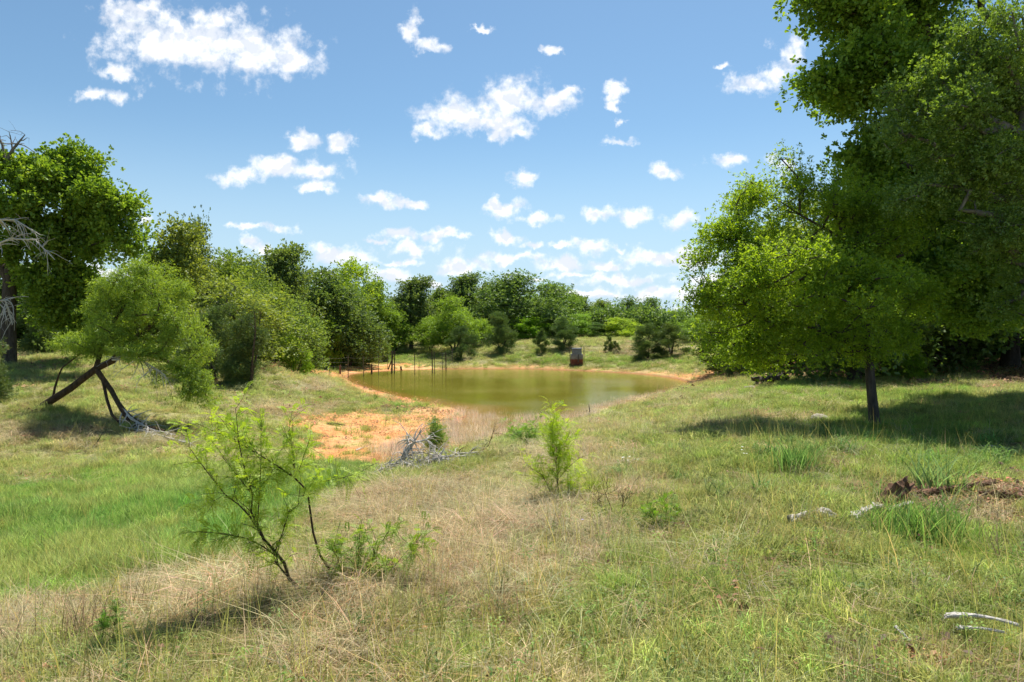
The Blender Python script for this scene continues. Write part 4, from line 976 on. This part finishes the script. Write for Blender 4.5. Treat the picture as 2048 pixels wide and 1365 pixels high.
st = [(B, 4.75, 4.6, .017, .003), ([(588,949),(588,911),(577,859),(584,818)], 4.68, 4.75, .006, .002), ([(615,976),(636,959),(677,952),(712,942)], 4.7, 4.6, .005, .002),
 ([(588,949),(600,930),(610,900),(620,870)], 4.7, 4.5, .004, .002), ([(502,894),(480,860),(450,835)], 4.64, 4.7, .004, .002)]
sapling('mesquite_sapling', 'second mesquite stem behind the crooked one, tall and bending left near its top', st, (683,1176), 4.75, 330, 202, ntw=7, tint=(1.4, 1.35, .9), leaf_lo=.55)
st = [([(690,1166),(700,1152),(715,1140),(750,1138),(790,1120)], 4.8, 4.6, .012, .004), ([(715,1140),(717,1100),(719,1055)], 4.78, 4.8, .005, .002), ([(750,1138),(755,1085),(784,1042)], 4.7, 4.8, .005, .002), ([(790,1120),(810,1095),(832,1073)], 4.6, 4.5, .004, .002), ([(700,1152),(680,1120),(668,1080)], 4.8, 4.6, .004, .002)]
sapling('mesquite_shoot', 'low mesquite shoots spreading right from the foot of the tall stem', st, (690,1166), 4.8, 300, 203, ntw=7, tint=(.95, 1.0, .8), leaf_lo=.2)
st = [([(1119,1010),(1115,960),(1112,920),(1115,850)], 7.6, 7.6, .012, .003), ([(1119,1010),(1100,980),(1085,950),(1062,935)], 7.6, 7.4, .008, .003), ([(1115,960),(1130,940),(1128,880)], 7.6, 7.7, .005, .002), ([(1112,930),(1105,900),(1105,870)], 7.6, 7.5, .005, .002), ([(1119,1010),(1135,990),(1138,960)], 7.6, 7.7, .005, .002)]
sapling('mesquite_seedling', 'small upright yellow-green mesquite alone in the dry grass', st, (1119,1012), 7.6, 520, 204, L=.13, lf=.024, ntw=8, twl=.32, tint=(1.6, 1.5, .8), leaf_lo=.25)
st = [([(1052,905),(1052,885),(1055,862)], 12.5, 12.5, .012, .003), ([(1052,890),(1035,872),(1028,868)], 12.5, 12.4, .006, .003), ([(1052,888),(1068,872)], 12.5, 12.6, .006, .003)]
sapling('mesquite_seedling', 'tiny fuller green mesquite by the edge of the cove', st, (1052,906), 12.5, 260, 205, L=.12, lf=.024, ntw=10, twl=.35, tint=(.75, 1, .75), leaf_lo=.3)
st = [([(1330,1065),(1335,1040),(1328,1015)], 6.1, 6.1, .005, .002), ([(1330,1065),(1310,1050),(1305,1035)], 6.1, 6, .004, .002), ([(1330,1065),(1350,1048)], 6.1, 6.2, .004, .002)]
sapling('green_seedling', 'low dark green seedling in the right-hand turf', st, (1330,1067), 6.1, 130, 206, L=.08, ntw=6, twl=.14, tint=(.7, .9, .7), leaf_lo=.1)
st = [([(200,1330),(205,1290),(212,1235)], 3.9, 3.9, .004, .0015), ([(212,1335),(225,1290),(232,1240)], 3.9, 3.9, .003, .0015)]
sapling('green_weed', 'fine-leaved green weed in front of the tall brown stalks', st, (205,1332), 3.9, 120, 207, L=.05, lf=.011, ntw=10, twl=.08, tint=(.7, .95, .75), leaf_lo=.05)
# narrow juniper by the brush pile
lb = [(872,905,16.6,10,12,.15),(868,885,16.6,14,14,.2),(876,880,16.6,12,14,.2),(872,865,16.6,11,13,.15),(870,850,16.6,7,9,.1),(880,905,16.5,8,14,.12),(864,870,16.6,8,10,.15)]
hero('young_juniper', 'narrow young juniper rising from the dead brush at the cove', 'juniper', [[(875,922,16.6,.03),(873,890,16.6,.022),(871,850,16.6,.008)]], lb, 120, 'juni', 208, sides=6, sub=4, seglen=.2, attach=.2, tint=(1.8, 2.0, 1.4), leaf=dict(sp=.07, L=.055, tw=5))

def twiggery(name, label, cat, paths, n, ln, seed, m='deadwood', base=None, rt=.006, gens=2, spread=.9, droop=-.05, part=None, parent=None, up=.0):
    """dead branches: limb paths (world) + recursive bare twigs"""
    r = np.random.default_rng(seed); base = np.array(base if base is not None else paths[0][0][:3])
    paths = [[(*(np.array(p[:3])-base), p[3]) for p in q] for q in paths]
    P, par, rr = path_nodes(paths, .12); Ps = list(P); ps = list(par); rs = list(rr); pool = list(range(2, len(P)))
    for g in range(gens):
        new = []
        for k in range(int(n*(1.6**g))):
            i = int(r.choice(pool)); dd = Ps[i]-Ps[ps[i]] if ps[i] >= 0 else np.array([0, 0, 1.])
            dd = dd/max(np.linalg.norm(dd), 1e-6)+r.normal(size=3)*spread; dd[2] += up; dd /= np.linalg.norm(dd); last = i; l = ln*(.55**g)*r.uniform(.4, 1.4); r0 = min(rs[i]*.6, rt*(.7**g)*2)
            for j in range(5):
                dd = dd+r.normal(size=3)*.16; dd[2] += droop; dd /= np.linalg.norm(dd)
                Ps.append(Ps[last]+dd*l/5); ps.append(last); rs.append(max(r0*(1-.17*j), .0016)); last = len(Ps)-1; new.append(last)
        pool = pool+new
    V, F = tube_mesh(np.array(Ps), np.array(ps), np.array(rs), 6)
    me = new_mesh(name, V, F, smooth=True, mats=[M[m]])
    if parent is not None:
        o = link(part or name, me, parent, tuple(base-np.array(parent.location))); return o
    o = link(name, me, None, tuple(base)); return tag(o, label, cat)
def W4(pts): return [(*wp(a, b, d), rr) for a, b, d, rr in pts]
oak = bpy.data.objects['spreading_oak']; mq = bpy.data.objects['leaning_mesquite']
twiggery('dead_limb', None, None, [W4([(10,330,24,.07),(25,300,24,.05),(40,282,24,.03),(50,270,24,.015)]), W4([(10,330,24,.06),(5,290,24,.04),(-10,268,24,.02)]), W4([(25,300,24,.03),(22,280,24,.02),(18,264,24,.01)])], 16, .55, 301, m='bark_grey', parent=oak, part='dead_limb', gens=2, rt=.012)
for _i, _q in enumerate([W4([(-30,500,23.2,.05),(20,478,23.2,.035),(70,480,23,.025),(110,520,22.8,.012)]), W4([(-20,440,23.2,.04),(30,440,23.2,.03),(80,470,23,.012)]), W4([(-30,610,23,.04),(10,600,23,.03),(25,650,23,.012)])]):
    twiggery('dead_branch', None, None, [_q], 15, .8, 302+10*_i, parent=oak, part='dead_branch', gens=2, rt=.01, droop=-.14)
for _i, _q in enumerate([W4([(236,806,18.4,.035),(262,838,17.9,.03),(300,858,17.5,.02),(350,870,17.2,.012)]), W4([(248,855,17.8,.025),(300,866,17.3,.018),(370,885,16.8,.015)]), W4([(225,720,19.1,.03),(280,718,18.6,.02),(330,750,18.3,.01)])]):
    twiggery('dead_twigs', None, None, [_q], 23, .75, 303+10*_i, m='deadwood', parent=mq, part='dead_twigs', gens=2, rt=.012, droop=-.1)
# brush pile at the head of the cove
g0 = ground_at(790, 950)
def on_ground(px, py, h=0):
    x, y, z = ground_at(px, py); return np.array([x, y, z+h])
def Wg(pts):
    """limb from photo pixels whose first point stands on the ground; the rest keep its distance"""
    x, y, z = ground_at(pts[0][0], pts[0][1]); q = []
    for a, b, rr, *dd in pts: q.append((*wp(a, b, y+(dd[0] if dd else 0)), rr))
    q[0] = (x, y, z-.02, pts[0][2]); return q
pile = [Wg([(795,940,.032),(800,925,.028),(812,900,.024),(828,885,.018),(838,868,.012),(842,856,.007)]), Wg([(795,941,.04),(830,936,.04,.1),(870,929,.032,.2),(920,921,.025,.3),(955,912,.015,.4)]), Wg([(738,955,.03),(765,945,.03),(790,938,.02)])]
pile.append([pile[0][3], (*wp(818,873,15.5), .02), (*wp(810,862,15.5), .012)]); d_p = pile[0][0][1]
pile[3] = [(*pile[0][3][:3], .025), (*wp(820, 880, d_p), .018), (*wp(812, 864, d_p), .01)]
pile.append([(*pile[0][3][:3], .025), (*wp(852, 880, d_p+.1), .016), (*wp(860, 872, d_p+.2), .01)])
pile.append([(*pile[1][2][:3], .03), (*wp(890, 915, d_p+.1), .02), (*wp(845, 905, d_p-.2), .01)])
pile += [[(*on_ground(a, b, .04), .022), (*on_ground(c, d, .16), .016), (*on_ground(e, f, .1), .009)] for a, b, c, d, e, f in ((745,952,790,945,850,938),(800,944,850,938,905,930),(830,942,880,932,935,924),(760,948,800,942,835,946),(860,934,910,926,965,915))]
pile = [pile[0]]+[[(*pile[0][0][:3], .02)]+q for q in pile[1:]]
twiggery('brush_pile', 'bleached dead branch with upright fork and tangled twigs at the head of the cove', 'dead branch', pile, 330, .34, 304, gens=2, rt=.006, droop=-.16)
twiggery('dead_branch', 'thin bare branch curving up at the right end of the brush pile', 'dead branch', [Wg([(900,924,.02),(940,915,.018),(975,905,.008)]), Wg([(900,924,.02),(940,914,.018),(965,902,.014),(978,890,.01),(985,868,.006)])], 16, .4, 305, m='bark_brown', gens=2, rt=.006)
twiggery('dead_shrub', 'low dead grey-brown shrub stems in the matted grass', 'dead shrub', [Wg([(1228,1040,.006),(1222,1015,.005),(1212,990,.003)]), Wg([(1235,1040,.005),(1245,1015,.004),(1252,1000,.002)]), Wg([(1215,1040,.005),(1208,1018,.004),(1196,1002,.002)])], 24, .16, 306, m='bark_brown', gens=2, rt=.003, up=.5, droop=.02)
twiggery('dead_twig', 'small dark forked twig stuck up on the left slope', 'twig', [Wg([(191,890,.02),(197,880,.012),(202,872,.006)])], 5, .25, 307, m='bark', gens=1)
twiggery('dead_stalk', 'dark dead stalk leaning at the near water edge', 'stalk', [Wg([(1176,836,.03),(1180,825,.025),(1178,812,.014)])], 2, .12, 308, m='bark', gens=1)
twiggery('fallen_limb', 'bleached limb lying on the right slope above the water', 'dead branch', [Wg([(1285,812,.03),(1310,808,.03),(1335,806,.015)])], 8, .3, 309, gens=1)
twiggery('leaning_log', 'dark dead trunk leaning in the shade of the wood', 'log', [[(*on_ground(1850,742), .22), (*wp(1880,712,29), .2), (*wp(1915,690,29.5), .16), (*wp(1935,668,30), .1)]], 8, .6, 310, m='bark', gens=1, rt=.02)
twiggery('vine_twig', 'bare crooked twig arching in front of the thick right-hand trunk', 'twig', [Wg([(1958,728,.03),(1950,712,.03),(1958,698,.02),(1985,692,.012)])], 6, .4, 311, m='bark', gens=1)

def lump_log(name, label, cat, p0, p1, rad, seed, m, jag=.25, n=14, taper=.6, sides=14, parts=()):
    """weathered log or stick: irregular tube with broken ends"""
    r = np.random.default_rng(seed); p0 = np.array(p0); p1 = np.array(p1); ax = p1-p0; L = np.linalg.norm(ax); ax /= L
    a = np.cross(ax, [0, 0, 1.]); a /= np.linalg.norm(a); b = np.cross(a, ax); V = []; ph = r.uniform(0, 6, 3)
    bend = r.normal(0, .05*L, 2)
    for i in range(n+1):
        t = i/n; c = ax*L*t+a*bend[0]*math.sin(3.1*t)+b*abs(bend[1])*math.sin(3.1*t)*.6; rr = rad*(1-(1-taper)*t)*(1+.15*math.sin(7*t+ph[0]))
        for k in range(sides):
            th = 2*math.pi*k/sides; q = rr*(1+jag*.45*math.sin(3*th+ph[1]+2*t)+jag*r.normal()*.3)
            e = (r.uniform(-1, 1)*rad*.9 if i in (0, n) else 0)
            V.append(c+a*math.cos(th)*q+b*math.sin(th)*q+ax*e)
    V += [ax*rad*.4, ax*(L-rad*.4)]; V = np.array(V); F = []
    for i in range(n):
        for k in range(sides): F.append((i*sides+k, i*sides+(k+1) % sides, (i+1)*sides+(k+1) % sides, (i+1)*sides+k))
    c0 = len(V)-2
    for k in range(sides):
        F.append((c0, (k+1) % sides, k, k)); F.append((c0+1, n*sides+k, n*sides+(k+1) % sides, n*sides+(k+1) % sides))
    F4 = [f for f in F if len(set(f)) == 4]; F3 = [f[:3] for f in F if len(set(f)) == 3]
    me = bpy.data.meshes.new(name); me.from_pydata([tuple(v) for v in V], [], F4+F3); me.update(); me.materials.append(M[m])
    o = link(name, me, None, tuple(p0)); return tag(o, label, cat)
def G(px, py, h=0): return on_ground(px, py, h)
lump_log('rotten_log', 'rotten reddish log with a raised broken end beside the debris', 'log', G(1762,1028,.03), G(1752,1020,.0)+np.array([.38, .18, .2]), .075, 401, 'rotwood', .6, taper=.8)
lump_log('rotten_log', 'grey-brown rotten root piece in front of the raised broken log', 'log', G(1705,1052,.05), G(1760,1028,.06), .035, 402, 'deadwood', .7, taper=.7)
lump_log('bark_slab', 'pale flat bark slab lying just right of the root piece', 'wood piece', G(1775,1034,.05), G(1822,1020,.06), .022, 403, 'deadwood', .5)
lump_log('broken_stick', 'stubby white stick, left of two short white pieces in the turf', 'stick', G(1579,1052,.05), G(1612,1042,.06), .032, 404, 'deadwood', .35)
lump_log('broken_stick', 'stubby white stick with a dark broken end, right of two short white pieces', 'stick', G(1634,1040,.06), G(1676,1048,.05), .042, 405, 'deadwood', .4)
lump_log('white_stick', 'long bleached stick, upper of a pair at the right edge', 'stick', G(1890,1262,.075), G(2036,1276,0.065), .013, 406, 'deadwood', .3)
lump_log('white_stick', 'shorter bleached stick, lower of a pair at the right edge', 'stick', G(1915,1276,.05), G(2010,1284,.045), .009, 407, 'deadwood', .3)
lump_log('small_stick', 'short tan stick slanting in the right foreground grass', 'stick', G(1790,1278,.06), G(1815,1294,.04), .009, 408, 'deadwood', .3)
lump_log('small_stick', 'thin grey stick in the turf below the broken white pieces', 'stick', G(1645,1096,.015), G(1678,1088,.02), .012, 409, 'deadwood', .3)
lump_log('charred_log', 'short blackened log lying at the shaded edge of the wood', 'log', G(1512,772,.12), G(1570,766,.2), .22, 410, 'bark', .6, taper=.9)
lump_log('debris_branch', 'dark fallen branch on top of the bark debris at the right edge', 'branch', G(1840,1000,.05), G(1990,985,.1), .035, 411, 'rotwood', .5)
lump_log('debris_branch', 'reddish branch crossing the bark debris toward the frame edge', 'branch', G(1960,1000,.05), G(2060,1012,.06), .03, 412, 'rotwood', .5)
lump_log('cut_branch', 'pale branch in the shade by the debris, upper right', 'branch', G(1960,905,.05), G(2030,912,.05), .03, 413, 'deadwood', .4)
lump_log('tree_stump', 'low rotten stump with a splintered top in the foreground turf', 'stump', G(1483,1243,-.02), G(1483,1243,-.02)+np.array([.01, 0, .1]), .035, 414, 'rotwood', .9, n=6, taper=.7)
lump_log('tree_stump', 'thin splintered stub just below the low rotten stump', 'stump', G(1494,1275,-.02), G(1494,1275,-.02)+np.array([.0, 0, .07]), .012, 415, 'rotwood', .9, n=5)
lump_log('small_stick', 'pale twig on the bare orange soil by the cove', 'stick', G(712,903,.03), G(735,896,.04), .02, 416, 'deadwood', .3)
lump_log('small_stick', 'dark curved stick on the upper part of the orange soil', 'stick', G(655,850,.03), G(690,854,.04), .025, 417, 'bark', .3)
lump_log('shore_stump', 'little dark stump on the far shore right of the tall corner posts', 'stump', G(803,741,-.05), G(803,741)+np.array([-.06, 0, .3]), .09, 418, 'post', .7, n=6)
def rock(name, label, c, s, seed):
    import bmesh
    bm = bmesh.new(); bmesh.ops.create_icosphere(bm, subdivisions=3, radius=1); r = np.random.default_rng(seed); o = r.uniform(0, 50, 2)
    for v in bm.verts:
        n_ = float(fbm(np.array([v.co.x*1.3+o[0]+v.co.z]), np.array([v.co.y*1.3+o[1]-v.co.z]), seed, 4)[0]); k = .7+.6*n_
        v.co = Vector((v.co.x*s[0]*k, v.co.y*s[1]*k, v.co.z*s[2]*k))
    me = bpy.data.meshes.new(name); bm.to_mesh(me); bm.free(); me.materials.append(M['rock']); tag(link(name, me, None, tuple(c)), label, 'rock')
rock('field_rock', 'rounded pale rock in the grass left of the elm shade', G(1640,842,.02), (.2, .16, .12), 1)
rock('field_rock', 'small pale stone between the shade and the white sticks', G(1577,1000,.0), (.05, .04, .03), 2)
rock('shore_rock', 'pale stone beside the blackened log', G(1500,778,.02), (.22, .15, .1), 3)
rock('slope_rock', 'whitish stone half hidden in the turf right of the white sticks', G(1690,1010,.01), (.07, .05, .04), 4)
# tall dead stalks, foreground left
def stalks(name, label, px, py, spread, n, h0, h1, seed, lean=.12, col=None, w=.0035):
    r = np.random.default_rng(seed); x, y, z = ground_at(px, py)
    V, F, v = blades(n, spread, h0, h1, lean, w, seed, .1, 0, .8, clump=1.5, seg=5)
    c = np.tile(col if col is not None else C3(.24, .16, .1), (len(V), 1))*(.75+.5*v[:, None])
    o = link(name, new_mesh(name, V, F, {'v': v, 'tint': c}, mats=[M['blade_geo']]), None, (x, y, z)); return tag(o, label, 'grass clump')
M['blade_geo'] = grass_material('plain_blade', False)
stalks('dead_stalks', 'thickest clump of tall brown dead stalks in the left foreground', 165, 1290, .14, 80, .15, .52, 501, .42)
stalks('dead_stalks', 'brown dead stalks right of the thickest clump', 212, 1270, .16, 36, .12, .5, 502, .4)
stalks('dead_stalks', 'sparse row of brown stalks right of the weed in the left foreground', 255, 1255, .14, 22, .15, .5, 503, .35)
stalks('dead_stalks', 'few brown stalks left of the thickest clump', 60, 1310, .18, 18, .15, .48, 504, .4)
stalks('dead_stalks', 'short lone brown stalks below the mesquite on the left', 305, 1345, .06, 12, .1, .34, 505, .3)
stalks('grass_tussock', 'bright yellow-green fine grass tussock in the dry grass', 1195, 985, .22, 520, .12, .24, 506, .5, C3(.38, .5, .05), .004)
stalks('grass_and_shade_mound', 'dark brown blades painted as the shadow below the mesquite', 425, 1275, .2, 900, .05, .16, 507, 2.2, C3(.16, .11, .08))  # mesquite's cast shadow put into the dark brown blade colour
stalks('grass_and_shade_mound', 'low dark blades painted as shade at the mesquite base', 545, 1230, .17, 500, .04, .12, 508, 2.2, C3(.19, .13, .09))  # rest of the sapling's shadow, painted as low dark blades
stalks('grass_and_shade_mound', 'small dark tangle of dead stems left of the turf', 1140, 1130, .07, 260, .05, .13, 509, 1.8, C3(.26, .18, .13))
stalks('grass_clump', 'coarse green clump standing by the shade edge', 1590, 940, .25, 260, .2, .42, 510, .5, C3(.2, .36, .08), .008)
stalks('grass_clump', 'large broad-bladed green clump in front of the rotten logs', 1840, 1085, .38, 330, .2, .42, 511, .6, C3(.22, .38, .07), .011)
stalks('grass_clump', 'arching broad-bladed clump right of the rotten logs', 1880, 985, .25, 90, .3, .5, 512, .9, C3(.22, .36, .1), .011)
stalks('reed_clump', 'small green reed clump on the left shore', 752, 802, .14, 60, .3, .5, 513, .2, C3(.2, .34, .06), .012)
stalks('reed_clump', 'thin brown sprigs standing at the right end of the water', 1398, 775, .6, 50, .3, .7, 514, .2, C3(.35, .22, .15), .01)
stalks('reed_clump', 'dry sprigs in the shallows near the right slope', 1330, 790, .5, 60, .3, .7, 515, .2, C3(.35, .26, .17), .01)
# little flowers
def flower(label, px, py, m, n, spread, s, seed):
    r = np.random.default_rng(seed); x, y, z = ground_at(px, py); t = thing('wildflower', label, 'flower', (x, y, z))
    st = blades(n, spread, .1, .2, .2, .003, seed); V, F, v = st
    link('stem', new_mesh('flower_stem', V, F, {'v': v, 'tint': np.tile(C3(.15, .28, .06), (len(V), 1))}, mats=[M['blade_geo']]), t)
    for c in V.reshape(n, -1, 3)[:, -1]:
        ring = [c]+[c+np.array([math.cos(a)*q, math.sin(a)*q, .3*q]) for k in range(12) for a, q in [(k*math.pi/6, s*(1 if k % 2 else .45))]]
        link('bloom', new_mesh('bloom', np.array(ring), np.array([(0, 1+k, 1+(k+1) % 12) for k in range(12)]), mats=[M[m]]), t)
flower('white wildflower cluster in the turf right of the yellow-green tussock', 1262, 938, 'petal_w', 9, .12, .02, 1)
flower('lone white wildflower at the edge of the elm shade', 1490, 925, 'petal_w', 4, .06, .02, 2)
flower('orange wildflower above the white cluster', 1218, 915, 'petal_o', 2, .02, .03, 3)
flower('violet thistle-like bloom in the matted dry grass', 1157, 1072, 'petal_p', 1, .01, .014, 4)
flower('second violet bloom left in the matted dry grass', 1013, 1062, 'petal_p', 1, .01, .014, 5)
# low cedar at the far left edge
lb = [(-20,700,17,26,14,.4),(-8,745,17,24,14,.4),(-30,775,17,30,20,.5),(-40,730,17,30,30,.5)]
hero('edge_cedar', 'green juniper boughs poking in at the left edge', 'juniper', [[(-50,830,17,.08),(-45,760,17,.06),(-40,690,17,.03)]], lb, 170, 'juni', 209, sub=3)

# wire fence running into the pond
def box_mesh(name, parts, m):
    import bmesh
    bm = bmesh.new()
    for c, s, rz in parts:
        g = bmesh.ops.create_cube(bm, size=1)['verts']
        for v in g:
            x, y, z = v.co.x*s[0], v.co.y*s[1], v.co.z*s[2]
            v.co = Vector((c[0]+x*math.cos(rz)-y*math.sin(rz), c[1]+x*math.sin(rz)+y*math.cos(rz), c[2]+z))
    bmesh.ops.bevel(bm, geom=bm.edges[:], offset=min(min(p[1]) for p in parts)*.12, segments=1, affect='EDGES')
    me = bpy.data.meshes.new(name); bm.to_mesh(me); bm.free(); me.materials.append(m); return me
def fence(label, posts, wires, name='wire_fence'):
    """posts: (px, top, distance, kind)"""
    x0 = (posts[0][0]-CX)/FPX*posts[0][2]; y0 = posts[0][2]; z0 = gz(x0, y0); t = thing(name, label, 'fence', (x0, y0, z0)); tops = []
    for px, top, d, kind in posts:
        x = (px-CX)/FPX*d; g = gz(x, d); zt = wp(px, top, d)[2]; h = zt-g+.25; tops.append((x, d, g, zt))
        w_ = {'t': .055, 'w': .14, 'm': .09}[kind]
        if kind == 't':   # studded T section
            pm = box_mesh('t_post', [((0, 0, h/2), (w_, .012, h), 0), ((0, .022, h/2), (.012, .034, h-.004), 0)]+[((0, -.011, .35+.12*k), (.018, .012, .03), 0) for k in range(int((h-.4)/.12))], M['steel'])
        else:
            V, F = tube_mesh(np.array([(0, 0, 0), (.01, 0, h*.5), (0, .01, h*.96), (0, 0, h)]), np.array([-1, 0, 1, 2]), np.array([w_*.55, w_*.5, w_*.47, w_*.3]), 10); pm = new_mesh('post', V, F, mats=[M['post']])
        o = link('post', pm, t, (x-x0, d-y0, g-.25-z0)); o.rotation_euler = ((px*7 % 5-2)*.008, (px*3 % 5-2)*.01, 0)
    for k in range(wires):
        f = 1-(k+.4)/wires*.8; nodes = []
        for a, b in zip(tops[:-1], tops[1:]):
            for j in range(6):
                u = j/5; z = (a[2]+(a[3]-a[2])*f)*(1-u)+(b[2]+(b[3]-b[2])*f)*u-.03*math.sin(math.pi*u)
                if j or not nodes: nodes.append((a[0]+(b[0]-a[0])*u-x0, a[1]+(b[1]-a[1])*u-y0, max(z, .01)-z0))
        m_ = len(nodes); V, F = tube_mesh(np.array(nodes), np.arange(m_)-1, np.full(m_, .0035), 4); link('wire', new_mesh('wire', V, F, mats=[M['steel']]), t)
    return t
f1 = fence('wire fence on thin steel posts crossing the orange flat to the tall wooden corner posts', [(591,724,40,'m'),(622,716,47,'t'),(659,714,48.5,'t'),(696,712,50,'t'),(727,713,52,'t'),(757,711,54,'t'),(783,702,56,'w'),(788,702,55.6,'m'),(830,706,54.5,'t'),(865,702,57,'m'),(869,704,56,'t'),(892,703,60,'m')], 4)
xb = [(777,741,56.6),(787,712,55.9)]
V, F = tube_mesh(np.array([wp(776,740,55.8)-np.array(f1.location), wp(787,712,55.8)-np.array(f1.location)]), np.array([-1, 0]), np.array([.05, .045]), 8); link('brace', new_mesh('brace', V, F, mats=[M['post']]), f1)
fence('short run of fence climbing the bank into the dark cedar', [(885,706,62,'t'),(905,697,66,'t'),(921,690,70,'m')], 6)
for px, top, d, lab in ((616,726,51,'short brown stake, leftmost of three on the orange flat'),(680,730,53,'short brown stake, middle one of three on the orange flat'),(743,728,55,'short brown stake nearest the corner posts')):
    x = (px-CX)/FPX*d; g = gz(x, d); h = wp(px, top, d)[2]-g+.2
    V, F = tube_mesh(np.array([(0, 0, 0), (.01, 0, h*.9), (0, 0, h)]), np.array([-1, 0, 1]), np.array([.075, .07, .045]), 9)
    tag(link('wooden_stake', new_mesh('stake', V, F, mats=[M['stake']]), None, (x, d, g-.2)), lab, 'stake', 'short stakes on the flat')
for px, top, d, lab in ((775,712,63,'thin stake behind the wooden corner posts'),(838,721,60,'thin short steel stake on the far shore'),):
    x = (px-CX)/FPX*d; g = gz(x, d); h = wp(px, top, d)[2]-g+.2
    tag(link('steel_stake', box_mesh('steel_stake', [((0, 0, h/2), (.04, .012, h), 0), ((0, .02, h/2), (.012, .03, h-.004), 0)], M['steel']), None, (x, d, g-.2)), lab, 'stake')
# concrete outlet box on the far shore
def outlet():
    px, d = 1154, 62.6
    x = (px-CX)/FPX*d; zb = min(wp(px, 735, d)[2], gz(x, d)); zt = wp(px, 698, d)[2]; s = d/FPX; H = zt-zb
    m, t_ = mat('stained_concrete'); pos = t_.n('ShaderNodeTexCoord').outputs['Object']; z = t_.n('ShaderNodeSeparateXYZ', {0: pos}).outputs[2]
    n = t_.n('ShaderNodeTexNoise', {'Vector': pos, 'Scale': 4.0, 'Detail': 6.0}).outputs[0]
    f = t_.math('ADD', z, t_.math('MULTIPLY', n, .16))
    c = t_.ramp(t_.math('DIVIDE', f, H+.1), [(.0, (.12, .05, .04)), (.3, (.2, .06, .03)), (.44, (.24, .07, .035)), (.5, (.3, .27, .24)), (.75, (.27, .28, .3)), (1, (.2, .22, .27))])
    c = t_.mix(1, c, t_.ramp(n, [(.3, (.75, .75, .75)), (.7, (1.2, 1.2, 1.2))]), 'MULTIPLY')
    b = t_.n('ShaderNodeBsdfPrincipled', {'Base Color': c, 'Roughness': .9}); out(m, t_, b.outputs[0])
    r = thing('drain_box', 'grey concrete outlet box with a rusty red waterline on the far shore', 'drain box', (x, d, zb))
    def blk(nm, x0, x1, x2, x3, z0, z1, y0, y1, mm):  # bottom x0..x1, top x2..x3
        V = [(x0, y0, z0), (x1, y0, z0), (x1, y1, z0), (x0, y1, z0), (x2, y0+.02, z1), (x3, y0+.02, z1), (x3, y1, z1), (x2, y1, z1)]
        me = bpy.data.meshes.new(nm); me.from_pydata(V, [], [(0, 3, 2, 1), (4, 5, 6, 7), (0, 1, 5, 4), (1, 2, 6, 5), (2, 3, 7, 6), (3, 0, 4, 7)]); me.materials.append(mm)
        o = link(nm, me, r); bv = o.modifiers.new('b', 'BEVEL'); bv.width = .02; bv.segments = 2; return o
    blk('lower_block', -13*s, 11*s, -11.5*s, 11*s, -.3, H*.72, -.5, .6, m)
    blk('upper_block', -9*s, 8.5*s, -9*s, 8.5*s, H*.72+.003, H, -.42, .5, m)
    m2 = M['steel']
    blk('hatch_frame', -10*s, 9.5*s, -10*s, 9.5*s, H+.003, H+.06, -.47, .55, m)
    # rails beside it
    for sx, z0, z1 in ((14*s, H*.5, H*1.12), (-14*s, H*.6, H*1.12), (8.2*s, H, H*1.13)):
        V, F = tube_mesh(np.array([(sx, 0, z0-.5), (sx, 0, z1)]), np.array([-1, 0]), np.array([.03, .03]), 8); link('rail_post', new_mesh('rail_post', V, F, mats=[m2]), r)
    V, F = tube_mesh(np.array([(8*s, 0, H*.88), (14*s, 0, H*.88)]), np.array([-1, 0]), np.array([.018, .018]), 8); link('rail', new_mesh('rail', V, F, mats=[m2]), r)
    V, F = tube_mesh(np.array([(1.5*s, -.5, H*.3), (1.5*s, -.53, H*.55), (1.8*s, -.5, H*.7)]), np.array([-1, 0, 1]), np.array([.05, .05, .04]), 8); link('valve_pipe', new_mesh('valve_pipe', V, F, mats=[m2]), r)
outlet()
